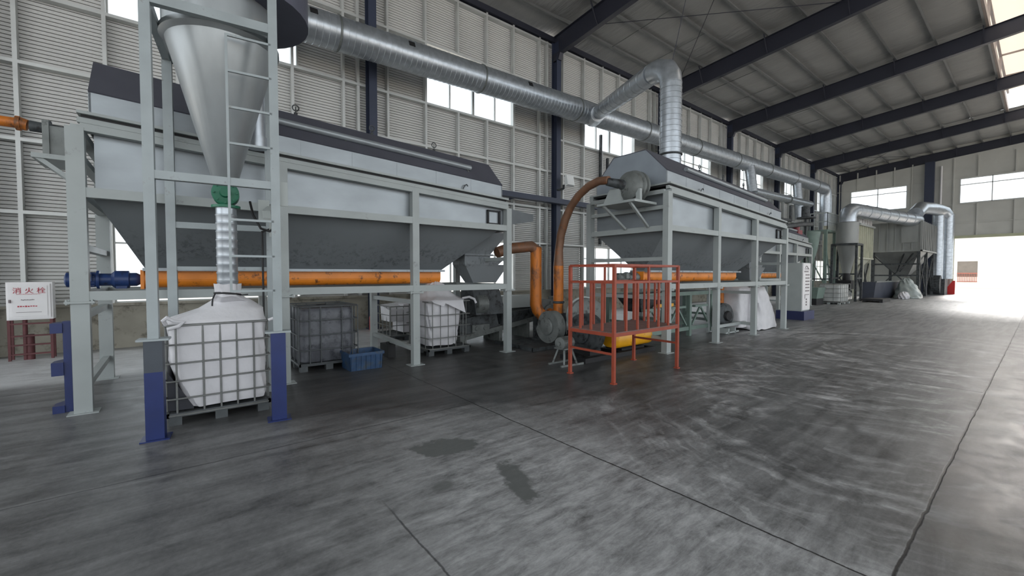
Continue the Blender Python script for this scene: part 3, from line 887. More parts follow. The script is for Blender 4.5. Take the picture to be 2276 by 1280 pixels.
# junction plates by the right post
b = MB().box(W_ - .03, W_ + .10, .9, .92, 2.2, 2.5).box(W_ + .05, W_ + .13, .05, .07, 2.5, 2.78).box(W_ - .16, W_ - .04, .5, .53, 2.35, 2.62).bar((W_ - .08, .3, 2.42), (W_ + .02, .6, 2.55), .09)
parts('joint_plate', b, CABG, t)
ld = MB().box(.66, .685, -.045, -.02, 1.50, 4.30)
lad = lp('ladder', ld, TFRAME, t, 'ladder of thin rungs on the right half of the tower')
for z in (1.51, 1.90, 2.30, 3.13, 3.52, 3.91, 4.29):
    lp('rung', MB().box(.685, W_ - .02, -.045, -.02, z - .012, z + .012), TFRAME, lad)
cx, cy = .62, .62
cn = MB().lathe([(.12, 2.84), (.14, 2.86), (.545, 4.38), (.58, 4.40), (.60, 4.42), (.60, 4.47), (.56, 4.49), (.56, 5.6)], (cx, cy, 0), n=40)
cyc = lp('cyclone', cn, CYCL, t, 'large grey sheet cone of the cyclone')
vo = MB().lathe([(.70, 4.85), (.78, 4.86), (.78, 5.7)], (cx + .16, cy, 0), n=32)
lp('inlet_volute', vo, mat('shadow_grey_volute', (96, 98, 112), .5, .1, .1, 2), cyc, 'dark grey curved inlet housing')  # shade of the downward-facing housing is put into this dark grey
gv = MB().lathe([(.155, 2.81), (.155, 2.84), (.10, 2.84)], (cx, cy, 0), n=20).lathe([(.15, 2.50), (.15, 2.53)], (cx, cy, 0), n=20)
gv.lathe([(.115, -.12), (.14, -.11), (.14, .11), (.115, .12)], (cx, cy, 2.67), (0, 1, 0), 24).lathe([(.05, -.17), (.06, -.12)], (cx, cy, 2.67), (0, 1, 0), 14)
for k in range(8):
    q = k * PI / 4; gv.lathe([(.012, -.135), (.012, -.11)], (cx + .115 * math.cos(q), cy, 2.67 + .115 * math.sin(q)), (0, 1, 0), 6)
lp('rotary_valve', gv, GREENV, t, 'green rotary valve')
pr = []
z = 2.50
while z > 1.52:
    pr += [(.108, z), (.108, z - .075), (.113, z - .08), (.113, z - .09)]; z -= .1
lp('down_spout', MB().lathe(pr[::-1] and list(reversed(pr)), (cx, cy, 0), n=24), DUCT, t, 'ribbed galvanised down spout')
cb = MB().tube([(cx + .25, cy + .1, 2.62), (cx + .28, cy + .05, 2.45), (cx + .36, cy + .02, 2.28), (cx + .46, cy + .05, 2.25), (cx + .52, cy + .3, 2.32), (W_ - .1, D_ - .06, 2.3), (W_ - .1, D_ - .06, .3)], .014, 8)
lp('cable', cb, BLACK, t, 'black cable sagging beside the spout')
si = MB().tube([(cx + .34, cy + .5, 3.55), (cx + .34, cy + .5, 4.1)], .11, 16).tube([(cx + .34, cy + .5, 3.40), (cx + .34, cy + .5, 3.55)], .13, 16)
lp('bypass_spout', si, DUCT, t)

# ================================================================= MAIN DUCT
def rib_tube(p, q, r, step=.12, n=20, rib=.006):
    p, q = Vector(p), Vector(q); Ln = (q - p).length; k = max(1, int(Ln / step))
    pr = []
    for i in range(k):
        a = Ln * i / k; b_ = Ln * (i + 1) / k
        pr += [(r, a), (r, b_ - .02), (r + rib, b_ - .015), (r + rib, b_ - .003)]
    return MB().lathe(pr, p, (q - p), n)
d0, d1 = (.9, 11.8, 8.02), (41.6, 11.5, 8.78)
t = thing('main_duct', 'long galvanised spiral duct running high along the left wall', 'duct', d0)
part('duct_tube', rib_tube(d0, d1, .43, .16, 22, .007), DUCT, t)
cl = MB()
dv = Vector(d1) - Vector(d0); dn = dv.normalized()
for k in range(9):
    c = Vector(d0) + dv * ((k + .55) / 9); cl.lathe([(.44, 0), (.455, .005), (.455, .045), (.44, .05)], c, dv, 22)
parts('duct_clamp', cl, GREYM, t)
hg = MB()
for k in range(9):
    c = Vector(d0) + dv * ((k + .55) / 9); hg.box(c.x - .03, c.x + .03, c.y + .35, 13.1, c.z + .2, c.z + .26)
part('wall_bracket', hg, GREYM, t)
hl = MB()
for x in (2.75, 5.35, 9.8): 
    c = Vector(d0) + dv * ((x - d0[0]) / dv.x); n_ = Vector((0, -.92, .39)).normalized()
    hl.bar(c + n_ * .43 - Vector((.09, 0, 0)), c + n_ * .43 + Vector((.09, 0, 0)), .15, .02, up=n_)
part('patch_opening', hl, BLACK, t, 'small dark square opening')
el = MB().tube([(41.6, 11.5, 8.78), (42.1, 11.5, 8.76), (42.4, 11.5, 8.5), (42.45, 11.5, 8.0), (42.45, 11.5, 4.5)], .42, 16)
part('end_elbow', el, DUCT, t)
t = thing('cyclone_link_duct', 'galvanised duct from the cyclone top up to the long wall duct', 'duct', (1.0, 6.6, 5.5))
part('duct_tube', MB().tube([(.60, 6.3, 5.2), (.75, 7.6, 5.8), (.9, 9.5, 7.2), (.9, 11.3, 7.9), (1.4, 11.8, 8.03)], .36, 18), DUCT, t)

# riser duct out of the second machine
t = thing('riser_duct', 'tall galvanised duct rising from the second machine\'s hood and bending to the wall duct', 'duct', (9.9, 6.05, 4.3))
rx, ry = 9.93, 6.03
part('riser', rib_tube((rx, ry, 4.35), (rx, ry, 6.55), .265, .13, 20, .01), DUCT, t)
part('elbow', MB().tube([(rx, ry, 6.5), (rx, ry + .02, 6.72), (rx + .02, ry + .14, 6.92), (rx + .05, ry + .38, 7.03), (rx + .1, ry + .62, 7.05)], .27, 20), DUCT, t)
part('branch', rib_tube((rx + .1, ry + .6, 7.05), (13.35, 11.45, 8.15), .27, .5, 20, .006), DUCT, t)
part('collar', MB().lathe([(.28, 0), (.30, .01), (.30, .04), (.28, .05)], (rx, ry, 4.72), (0, 0, 1), 20), DARKM, t)
part('saddle', MB().tube([(13.0, 11.0, 7.98), (13.5, 11.7, 8.2)], [.3, .42], 18), DUCT, t)
part('stay_wire', MB().tube([(rx, ry, 6.98), (rx + .6, ry - .9, roof_z(5))], .008, 5), RAFTER, t)
# small twin risers further on
for i, x in enumerate((27.6, 35.6)):
    solo('short_riser', rib_tube((x, 11.2, 6.7 - i), (x, 11.4, 8.3), .28, .16, 16, .01), DUCT,
         ['short galvanised drop duct hanging under the wall duct beyond the tall riser', 'farther short drop duct under the wall duct near its end elbow'][i], 'duct', (x, 11.2, 6.7 - i))
t = thing('thin_duct', 'thinner galvanised duct running below the wall duct beyond the second machine', 'duct', (27.6, 11.2, 6.8))
part('duct_tube', MB().tube([(27.6, 11.15, 6.75), (33.0, 11.1, 6.85), (37.2, 11.05, 6.93)], .24, 14), DUCT, t)
part('flange', MB().lathe([(.30, 0), (.30, .06)], (33.0, 11.1, 6.85), (1, 0, 0), 16), GREYM, t)

# cable tray on the wall side
t = thing('cable_tray', 'dark horizontal cable tray running across the dark column above the orange pipe', 'tray', (9, 12.6, 4.6))
part('tray', MB().box(8.6, 15.5, 12.45, 12.72, 4.60, 4.80), NAVY, t)
part('hanger', MB().box(10.2, 10.24, 12.72, 13.1, 4.62, 4.78).box(14.9, 14.94, 12.72, 13.1, 4.62, 4.78), NAVY, t)
t = thing('floodlight', 'small square floodlight on the dark column by the arched pipe', 'lamp', (12.72, 12.6, 5.4))
part('arm', MB().box(12.5, 12.62, 12.5, 12.78, 5.20, 5.26).box(12.56, 12.6, 12.42, 12.5, 5.22, 5.4), DARKM, t)
part('housing', MB().hexa([(12.56, 12.2, 5.38), (12.96, 12.2, 5.38), (12.96, 12.36, 5.32), (12.56, 12.36, 5.32)], [(12.56, 12.28, 5.78), (12.96, 12.28, 5.78), (12.96, 12.42, 5.72), (12.56, 12.42, 5.72)]), LAMPW, t)
for i, x in enumerate((15.6, 16.1)):
    solo('conduit', MB().box(x - .05, x + .05, 12.99, 13.1, 3.1, 8.2 - i), DARKM, ['dark vertical conduit on the wall left of the peaked hood', 'shorter dark conduit on the wall just right of the taller one'][i], 'conduit', (x, 12.9, 3.1))
# ================================================================= IBC CAGES, BAGS
def make_ibc(name, label, x, y, w, d, h, m_cage, m_pal, vx, vy, lv, tank=None, front_open=None, group=None):
    """cage tote: w along x, d along y; vx, vy vertical rod positions; lv heights of the hoops"""
    t = thing(name, label, 'cage', (x, y, 0), group=group)
    X0, X1, Y0, Y1 = x, x + w, y, y + d
    c = MB(); r = .010
    rc = .05
    def loop(z, rr):
        pts = []
        for cx_, cy_, a0 in ((X1 - rc, Y0 + rc, -90), (X1 - rc, Y1 - rc, 0), (X0 + rc, Y1 - rc, 90), (X0 + rc, Y0 + rc, 180)):
            for k in range(3):
                q = math.radians(a0 + 45 * k); pts.append((cx_ + rc * math.cos(q), cy_ + rc * math.sin(q), z))
        c.tube(pts, rr, 6, close=True)
    for i, z in enumerate(lv): loop(z, .013 if i in (0, len(lv) - 1) else r)
    for f in vx:
        for yy in (Y0 + .012, Y1 - .012): c.tube([(X0 + w * f, yy, lv[0]), (X0 + w * f, yy, lv[-1])], r, 6)
    for f in vy:
        for xx in (X0 + .012, X1 - .012): c.tube([(xx, Y0 + d * f, lv[0]), (xx, Y0 + d * f, lv[-1])], r, 6)
    part('cage', c, m_cage, t)
    p = MB().box(X0 + .01, X1 - .01, Y0 + .01, Y1 - .01, .105, .135)
    p.box(X0, X1, Y0, Y0 + .03, .095, .14).box(X0, X1, Y1 - .03, Y1, .095, .14).box(X0, X0 + .03, Y0, Y1, .095, .14).box(X1 - .03, X1, Y0, Y1, .095, .14)
    pal = part('pallet', p, m_pal, t)
    for fx in (.02, .5 - .06 / w, 1 - .14 / w):
        for fy in (.02, .46, 1 - .14 / d):
            part('pallet_foot', MB().box(X0 + w * fx, X0 + w * fx + .12, Y0 + d * fy, Y0 + d * fy + .12, 0, .105), CABG if m_pal is not DKCAGE else DKCAGE, pal)
    if tank:
        tk = MB(); n = 28; rings = []
        for z, s in ((.145, .93), (.17, .97), (.5, .975), (.9, .975), (h - .10, .96), (h - .06, .9), (h - .055, .3)):
            ring = []
            for k in range(n):
                q = 2 * PI * k / n; cs, sn = math.cos(q), math.sin(q)
                e = .22
                ring.append((x + w / 2 + (w / 2 - .02) * s * math.copysign(abs(cs) ** e, cs), y + d / 2 + (d / 2 - .02) * s * math.copysign(abs(sn) ** e, sn), z))
            rings.append(ring)
        tk.rings(rings)
        tt = part('tank', tk, tank, t, 'grimy dark plastic tank')
        part('lid', MB().lathe([(.09, h - .06), (.09, h - .02), (.08, h - .01)], (x + w / 2, y + d / 2, 0), n=16), BLACK, tt)
        part('top_bar', MB().tube([(X0, y + d * .35, h - .03), (X1, y + d * .35, h - .03)], .014, 6).tube([(X0, y + d * .65, h - .03), (X1, y + d * .65, h - .03)], .014, 6), m_cage, t)
    return t

LV6 = (.115, .30, .50, .70, .91, 1.125)
make_ibc('cage_tote', 'steel cage tote standing between the blue tower feet, full of a white bag', -.15, 5.98, 1.02, 1.0, 1.13, CAGE, DKCAGE,
         (.10, .34, .50, .66, .83), (.15, .38, .62, .85), LV6)
tote2 = make_ibc('cage_tote', 'grimy cage tote with a dark plastic tank, left of the blue crate', 1.58, 7.88, 1.0, 1.1, 1.15, DKCAGE, DKCAGE,
         (.0, .18, .36, .72, .90, 1.), (.15, .38, .62, .85), (.12, .37, .63, .89, 1.13), tank=TANK)
make_ibc('cage_tote', 'steel cage tote holding a white bag under the near machine\'s orange conveyor end', 3.98, 7.80, 1.02, 1.1, 1.15, CAGE, DKCAGE,
         (.10, .28, .46, .64, .82), (.15, .38, .62, .85), (.14, .36, .60, .84, 1.12))
make_ibc('cage_tote', 'low cage tote with a slumped white sack, behind the machine leg', 4.1, 10.1, .9, 1.0, .9, CAGE, DKCAGE,
         (.0, .2, .4, .6, .8, 1), (.0, .25, .5, .75, 1), (.15, .40, .66, .88))
far_ibc = make_ibc('cage_tote', 'distant cage tote with a grey-white tank, below the far cyclone', 28.8, 7.0, 1.9, 1.1, 1.16, CAGE, CAGE,
         (.0, .2, .4, .6, .8, 1), (.0, .3, .7, 1), (.13, .38, .63, .88, 1.13), tank=mat('pale_plastic_tank', (176, 178, 176), .5, 0, .15, 3))

def soft_bag(name, label, rings, m=BAG, n=48, seed=1, amp=.02, sub=1, group=None, cat='bag'):
    """rings: (cx, cy, hx, hy, z, squareness 0..1) bottom to top"""
    rnd = random.Random(seed); mb = MB(); out = []
    ph = [rnd.uniform(0, 2 * PI) for _ in range(8)]; fr = [rnd.randint(3, 11) for _ in range(8)]
    # interpolate
    full = []
    for a, b_ in zip(rings[:-1], rings[1:]):
        for k in range(5):
            f = k / 5; full.append([p + (q - p) * f for p, q in zip(a, b_)])
    full.append(list(rings[-1]))
    for cx_, cy_, hx, hy, z, sq in full:
        ring = []
        e = 1 - .75 * sq
        for k in range(n):
            q = 2 * PI * k / n; cs, sn = math.cos(q), math.sin(q)
            px, py = math.copysign(abs(cs) ** e, cs) * hx, math.copysign(abs(sn) ** e, sn) * hy
            w = sum(math.sin(fr[i] * q + ph[i] + z * (5 + i * 2)) for i in range(8)) / 8
            s = 1 + w * amp / max(.1, min(hx, hy)) * (1.6 if sq < .5 else 1)
            ring.append((cx_ + px * s, cy_ + py * s, z + .25 * amp * math.sin(fr[2] * q + ph[3])))
        out.append(ring)
    mb.rings(out)
    o = rings[0]
    return solo(name, mb, m, label, cat, (o[0], o[1], o[4]), group)

# bag under the cyclone: its open neck is strapped round the spout
CXW = -.22 + .62 * math.cos(TR) - .62 * math.sin(TR); CYW = 5.66 + .62 * math.sin(TR) + .62 * math.cos(TR)
bg = soft_bag('bulk_bag', 'big white woven bag strapped around the down spout, hanging in the front cage',
    [(.445, 6.48, .385, .455, .17, .95), (.44, 6.48, .40, .465, .22, 1), (.40, 6.48, .44, .478, .45, 1), (.36, 6.48, .478, .482, .72, 1), (.36, 6.48, .475, .485, 1.0, 1), (.36, 6.48, .50, .49, 1.13, .95),
     (.37, 6.46, .48, .46, 1.16, .85), (CXW + .05, 6.43, .34, .33, 1.27, .6), (CXW + .05, 6.40, .22, .21, 1.36, .4), (CXW, CYW, .14, .14, 1.43, 0), (CXW, CYW, .125, .125, 1.46, 0), (CXW, CYW, .13, .13, 1.52, 0), (CXW, CYW, .135, .135, 1.58, 0)], amp=.022, seed=3)
st = MB(); pts = [(CXW + .135 * math.cos(k * PI / 8), CYW + .135 * math.sin(k * PI / 8), 1.455 + .02 * math.cos(k * PI / 8 + 2.4)) for k in range(16)]
st.tube(pts, .012, 6, close=True).tube([(CXW - .13, CYW - .06, 1.47), (CXW - .16, CYW - .09, 1.40), (CXW - .165, CYW - .09, 1.32)], .009, 6).tube([(CXW + .12, CYW - .08, 1.44), (CXW + .2, CYW - .1, 1.45)], .007, 6)
og = ORIG[bg.name]
part('strap', st, BLACK, bg, 'black tie strap')
lpm = MB().tube([(-.13, 6.0, 1.14), (-.15, 5.95, 1.19), (-.12, 5.94, 1.22), (-.06, 5.96, 1.18), (.02, 5.97, 1.16), (-.02, 5.96, 1.12), (-.12, 5.96, 1.09)], .02, 8)
lpm.tube([(.86, 5.98, 1.13), (.93, 5.94, 1.16), (.97, 5.94, 1.12), (.93, 5.95, 1.07)], .018, 8)
parts('lifting_loop', lpm, BAG, bg, 'loose corner loop of the bag')
wd = MB().hexa([(-.13, 6.05, .16), (-.13, 6.9, .16), (-.13, 6.9, .60), (-.13, 6.05, .60)], [(.10, 6.05, .15), (.10, 6.9, .15), (.10, 6.9, .17), (.10, 6.05, .17)])  # dark wedge added for the shade in the gap beside the bag
solo('gap_shade', wd, mat('gap_shade_black', (34, 36, 44), .5, 0, .2, 3), 'dark wedge painted in for the shaded gap in the lower left corner of the front cage', 'sheet', (0, 6.1, .15))

b2 = soft_bag('bulk_bag', 'white woven bag bulging out of the cage under the near orange conveyor',
    [(4.43, 8.35, .33, .40, .18, .8), (4.42, 8.35, .36, .43, .40, .95), (4.42, 8.35, .40, .46, .7, 1), (4.43, 8.35, .44, .48, 1.0, .9), (4.45, 8.35, .49, .50, 1.15, .8),
     (4.45, 8.35, .40, .38, 1.22, .5), (4.42, 8.35, .30, .28, 1.35, .4), (4.42, 8.35, .26, .22, 1.40, .3), (4.42, 8.35, .20, .16, 1.47, .2), (4.42, 8.33, .05, .05, 1.55, .2)], amp=.04, seed=9)
parts('lifting_loop', MB().tube([(4.85, 7.9, 1.17), (4.98, 7.82, 1.20), (5.10, 7.80, 1.15), (5.14, 7.79, 1.06)], .025, 8), BAG, b2)
part('cloth_flap', MB().quad((4.25, 7.78, 1.14), (4.80, 7.78, 1.14), (4.86, 7.775, .86), (4.60, 7.77, .98)).quad((4.05, 7.785, 1.15), (4.40, 7.78, 1.14), (4.33, 7.775, 1.02), (4.1, 7.78, 1.10)), BAG, b2)
solo('sack', MB().hexa([(4.12, 10.13, .5), (4.5, 10.13, .52), (4.5, 10.7, .5), (4.12, 10.7, .5)], [(4.08, 10.10, .80), (4.62, 10.10, .84), (4.55, 10.75, .95), (4.10, 10.75, .9)]).hexa([(4.5, 10.2, .2), (4.9, 10.2, .2), (4.9, 10.9, .2), (4.5, 10.9, .2)], [(4.5, 10.2, .92), (4.85, 10.2, .96), (4.85, 10.9, .96), (4.5, 10.9, .9)]),
     BAG, 'white sack slumped in the low cage behind the machine leg', 'sack', (4.4, 10.3, .2))
# bags by the second machine
b3 = soft_bag('bulk_bag', 'square white bag hanging left of the machine leg, right of the dark fan wheel', [(13.45, 5.95, .42, .38, .10, .95), (13.45, 5.95, .42, .38, .5, .95), (13.45, 5.95, .41, .37, .9, .95), (13.45, 5.95, .40, .36, 1.27, .95), (13.45, 5.95, .30, .28, 1.32, .7)], amp=.012, seed=5)
b4 = soft_bag('bulk_bag', 'white bag flaring towards the floor, just right of the machine leg',
    [(14.25, 5.62, .78, .40, .03, .75), (14.22, 5.62, .72, .38, .3, .75), (14.15, 5.62, .56, .36, .7, .7), (14.05, 5.62, .42, .33, 1.05, .6), (14.05, 5.62, .32, .26, 1.30, .4), (14.1, 5.62, .12, .12, 1.36, 0)], amp=.05, seed=11)
part('tie', MB().tube([(14.3, 5.5, 1.33), (14.5, 5.45, 1.38), (14.62, 5.4, 1.33)], .03, 6), DARKM, b4, 'dark bunched tie')

# blue crate
def crate(name, label, x, y, w, d, h, m, z=0):
    t = thing(name, label, 'crate', (x, y, z)); c = MB(); th = .012
    c.box(x + .02, x + w - .02, y + .02, y + d - .02, z + .0, z + .015)
    c.hexa([(x + .02, y + .02, z), (x + w - .02, y + .02, z), (x + w - .02, y + .02 + th, z), (x + .02, y + .02 + th, z)], [(x, y, z + h), (x + w, y, z + h), (x + w, y + th, z + h), (x, y + th, z + h)])
    c.hexa([(x + .02, y + d - .02 - th, z), (x + w - .02, y + d - .02 - th, z), (x + w - .02, y + d - .02, z), (x + .02, y + d - .02, z)], [(x, y + d - th, z + h), (x + w, y + d - th, z + h), (x + w, y + d, z + h), (x, y + d, z + h)])
    c.hexa([(x + .02, y + .02, z), (x + .02 + th, y + .02, z), (x + .02 + th, y + d - .02, z), (x + .02, y + d - .02, z)], [(x, y, z + h), (x + th, y, z + h), (x + th, y + d, z + h), (x, y + d, z + h)])
    c.hexa([(x + w - .02 - th, y + .02, z), (x + w - .02, y + .02, z), (x + w - .02, y + d - .02, z), (x + w - .02 - th, y + d - .02, z)], [(x + w - th, y, z + h), (x + w, y, z + h), (x + w, y + d, z + h), (x + w - th, y + d, z + h)])
    part('body', c, m, t)
    r = MB().box(x - .015, x + w + .015, y - .015, y + .0, z + h - .05, z + h).box(x - .015, x + w + .015, y + d, y + d + .015, z + h - .05, z + h).box(x - .015, x, y, y + d, z + h - .05, z + h).box(x + w, x + w + .015, y, y + d, z + h - .05, z + h)
    for k in range(7):
        xx = x + w * (k + .5) / 7; r.hexa([(xx - .012, y + .008, z + .01), (xx + .012, y + .008, z + .01), (xx + .012, y + .02, z + .01), (xx - .012, y + .02, z + .01)], [(xx - .012, y - .012, z + h - .05), (xx + .012, y - .012, z + h - .05), (xx + .012, y, z + h - .05), (xx - .012, y, z + h - .05)])
    part('rim', r, m, t)
    return t
crate('crate', 'dusty blue plastic crate on the floor beside the dark tank cage', 2.28, 7.42, .60, .52, .31, CRATEB)
solo('oil_can', MB().box(3.28, 3.44, 8.2, 8.62, 0, .26).lathe([(.03, .26), (.03, .30)], (3.36, 8.4, 0), n=8), BLACK, 'small black box shaped can behind the blue crate', 'can', (3.35, 8.4, 0))

# fire extinguisher and wall pipe
t = thing('fire_extinguisher', 'small red fire extinguisher at the foot of the first dark column', 'extinguisher', (4.55, 12.6, 0))
part('cylinder', MB().lathe([(.075, 0), (.08, .03), (.08, .40), (.05, .47), (.03, .5)], (4.55, 12.6, 0), n=16), EXTRED, t)
part('valve', MB().box(4.52, 4.58, 12.57, 12.63, .5, .56).tube([(4.55, 12.55, .54), (4.47, 12.52, .50), (4.46, 12.52, .3)], .012, 6), BLACK, t)

# blue rack at the first machine leg
t = thing('blue_bracket', 'blue steel fork bracket standing against the near machine\'s first leg', 'bracket', (-1.12, 7.5, 0))
part('upright', MB().box(-1.135, -1.065, 7.42, 7.56, 0, 1.12), BLUE, t)
for z0, z1, w in ((.98, 1.10, .10), (.46, .62, .11), (0, .09, .09)):
    parts('fork', MB().box(-1.24, -1.135, 7.40, 7.58, z0, z1).prism([(-1.24, 7.58), (-1.135, 7.58), (-1.07, 7.75), (-1.15, 7.75)], 'z', z0 + .03, z1), BLUE, t)

# hydrant cabinet on its stand, left edge
t = thing('hydrant_cabinet', 'white fire hydrant cabinet with red lettering on a rusty stand at the left wall', 'cabinet', (-2.32, 12.6, 0))
part('body', MB().box(-2.64, -2.02, 12.42, 12.66, .80, 1.54), WHITE, t)
dr = part('door', MB().box(-2.61, -2.05, 12.40, 12.42, .83, 1.51).box(-2.57, -2.09, 12.392, 12.40, .87, 1.47), WHITE, t)
part('handle', MB().box(-2.60, -2.575, 12.37, 12.40, 1.14, 1.2), GREYTXT, dr)
sd = MB()
for x in (-2.62, -2.05):
    for y in (12.44, 12.64): sd.box(x - .02, x + .02, y - .02, y + .02, 0, .80)
for z in (.30, .48, .72, .12): sd.box(-2.62, -2.05, 12.425, 12.455, z - .015, z + .015)
sd.tube([(-2.42, 12.5, 0), (-2.42, 12.5, .8)], .035, 10).tube([(-2.36, 12.52, 0), (-2.36, 12.52, .5)], .06, 10)
part('stand', sd, MAROON, t, 'maroon pipe and angle stand')
def text(body, size, loc, m, par, name='lettering', rot=(PI / 2, 0, 0), align='CENTER', ext=.002):
    c = bpy.data.curves.new(name, 'FONT'); c.body = body; c.size = size; c.align_x = align; c.extrude = ext
    c.materials.append(m)
    tmp = bpy.data.objects.new(name, c); COL.objects.link(tmp)
    me = bpy.data.meshes.new_from_object(tmp); bpy.data.objects.remove(tmp)
    o = bpy.data.objects.new(name, me); COL.objects.link(o); o.parent = par
    o.location = Vector(loc) - Vector(ORIG[par.name]); o.rotation_euler = rot
    ORIG[o.name] = ORIG[par.name]
    return o
text('消 火 栓', .125, (-2.33, 12.388, 1.33), REDTXT, dr)
wr = MB()
def scribble(mb, x0, x1, z, h, y, n, seed):
    rnd = random.Random(seed); x = x0; st_ = (x1 - x0) / n
    for k in range(n):
        mb.box(x, x + st_ * .72, y, y + .002, z + rnd.uniform(0, h * .3), z + h * rnd.uniform(.7, 1)); x += st_
scribble(wr, -2.50, -2.18, 1.30, .012, 12.389, 26, 1)
part('small_print', wr, REDTXT, dr)
wr = MB(); scribble(wr, -2.44, -2.26, 1.18, .025, 12.389, 9, 2); wr.box(-2.51, -2.17, 12.389, 12.391, .945, .952)
part('small_print', wr, GREYTXT, dr)
wr = MB(); scribble(wr, -2.49, -2.22, 1.05, .032, 12.389, 8, 3)
part('small_print', wr, REDTXT, dr)

# ================================================================= WORK PLATFORM
t = thing('work_platform', 'orange-red steel work platform with railings and four legs', 'platform', (5.22, 4.06, 0))
PX0, PX1, PY0, PY1 = 5.22, 7.02, 4.08, 5.00
r = .024
for x in (PX0, PX1):
    for y in (PY0, PY1):
        p = MB().box(x - r, x + r, y - r, y + r, .02, 1.85 if (x, y) != (PX0, PY1) else 1.84).box(x - .04, x + .04, y - .04, y + .04, 0, .02)
        part('leg', p, RED, t)
part('deck', MB().box(PX0 - .02, PX1 + .02, PY0 - .02, PY1 + .02, .785, .80), mat('worn_deck_plate', (118, 92, 86), .6, .1, .2, 8), t, 'dirty steel deck plate')
part('deck_frame', MB().box(PX0, PX1, PY0 - .025, PY0 + .015, .73, .785).box(PX0, PX1, PY1 - .015, PY1 + .025, .73, .785).box(PX0 - .025, PX0 + .015, PY0, PY1, .73, .785).box(PX1 - .015, PX1 + .025, PY0, PY1, .73, .785), RED, t)
def railside(p, q, n, mid=True):
    p, q = Vector(p), Vector(q)
    m_ = MB()
    for z in (1.57, 1.84): m_.bar(p + Vector((0, 0, z)), q + Vector((0, 0, z)), .036)
    rr = part('railing', m_, RED, t)
    for k in range(1, n + 1):
        c = p + (q - p) * (k / (n + 1)); top = 1.84 if (mid and k == (n + 1) // 2) else 1.57
        part('baluster', MB().box(c.x - .016, c.x + .016, c.y - .016, c.y + .016, .80, top - .018), RED, rr)
    # tall middle upright
railside((PX0, PY0, 0), (PX1, PY0, 0), 5)
railside((PX0, PY1, 0), (PX1, PY1, 0), 5)
railside((PX0, PY0, 0), (PX0, PY1, 0), 3, False)
railside((PX1, PY0, 0), (PX1, PY1, 0), 3, False)
parts('leg_brace', MB().bar((PX0, PY0, .46), (PX0, PY1, .46), .034).bar((PX1, PY0, .46), (PX1, PY1, .46), .034), RED, t)

# ================================================================= BLOWERS AND ORANGE PIPES
def volute(cx_, cy_, cz, R, w, axis, m, par, name='volute', out=None):
    mb = MB(); n = 28
    prof = []
    ring_a = []; ring_b = []
    for k in range(n):
        q = 2 * PI * k / n; rr = R * (1 + .22 * (k / n))
        if axis == 'x': ring_a.append((cx_ - w / 2, cy_ + rr * math.cos(q), cz + rr * math.sin(q))); ring_b.append((cx_ + w / 2, cy_ + rr * math.cos(q), cz + rr * math.sin(q)))
        else: ring_a.append((cx_ + rr * math.cos(q), cy_ - w / 2, cz + rr * math.sin(q))); ring_b.append((cx_ + rr * math.cos(q), cy_ + w / 2, cz + rr * math.sin(q)))
    mb.rings([ring_a, ring_b])
    ax = (1, 0, 0) if axis == 'x' else (0, 1, 0)
    c = Vector((cx_, cy_, cz))
    mb.lathe([(R * .55, -w / 2 - .05), (R * .6, -w / 2 - .04), (R * .6, -w / 2), (R * .3, -w / 2 + .01)], c, ax, 20)
    mb.lathe([(R * .3, w / 2 - .01), (R * .35, w / 2), (R * .35, w / 2 + .05), (R * .2, w / 2 + .06)], c, ax, 20)
    return part(name, mb, m, par)
def motor(c, axis, L_, R, m, par, name='motor'):
    mb = MB().lathe([(R * .3, -.04), (R * .3, 0), (R, .01), (R, L_ * .2), (R * .88, L_ * .22), (R * .88, L_ * .78), (R, L_ * .8), (R, L_ * .95), (R * .7, L_)], c, axis, 20)
    ax = Vector(axis).normalized(); a = Vector((0, 0, 1)); b_ = ax.cross(a)
    for k in range(16):
        q = 2 * PI * k / 16; d = a * math.cos(q) + b_ * math.sin(q); p = Vector(c) + d * R * .9
        mb.bar(p + ax * L_ * .22, p + ax * L_ * .78, .008, .03, up=d)
    return part(name, mb, m, par)

# slab with blower A
solo('floor_tray', MB().box(6.05, 7.75, 6.9, 8.3, 0, .045).box(6.03, 7.77, 6.88, 6.92, 0, .08).box(6.03, 6.07, 6.9, 8.3, 0, .08).box(7.73, 7.77, 6.9, 8.3, 0, .08), DARKM, 'low black edged steel tray on the floor under the dark blower', 'tray', (6.7, 7.5, 0))
t = thing('blower', 'dark grey centrifugal blower fed by the bent orange pipe', 'blower', (7.1, 7.7, .045))
volute(7.42, 7.98, .74, .30, .22, 'y', GREYM, t)
part('stand', MB().box(7.05, 7.25, 7.90, 8.06, .045, .60).box(7.5, 7.62, 7.9, 8.06, .045, .6).box(6.95, 7.72, 7.85, 8.15, .045, .08), DARKM, t)
motor((7.42, 8.15, .74), (0, 1, 0), .35, .14, DARKM, t)
part('outlet', MB().box(7.60, 7.80, 7.88, 8.08, .72, 1.12), GREYM, t)
t = thing('suction_pipe', 'bent orange pipe running down from the near machine to the dark blower', 'pipe', (6.95, 7.8, .7))
part('tube', MB().tube([(6.95, 7.84, 2.36), (6.95, 7.84, .95), (6.98, 7.80, .80), (7.05, 7.72, .68), (7.17, 7.66, .62), (7.30, 7.68, .62), (7.38, 7.78, .66), (7.42, 7.88, .70)], .145, 18), PIPEOR, t)
part('upper_tube', MB().tube([(5.85, 7.98, 2.20), (6.15, 7.95, 2.30), (6.80, 7.86, 2.38), (6.95, 7.84, 2.30), (6.95, 7.84, 2.2)], .13, 16), PIPEBR, t, 'rust brown upper bend')

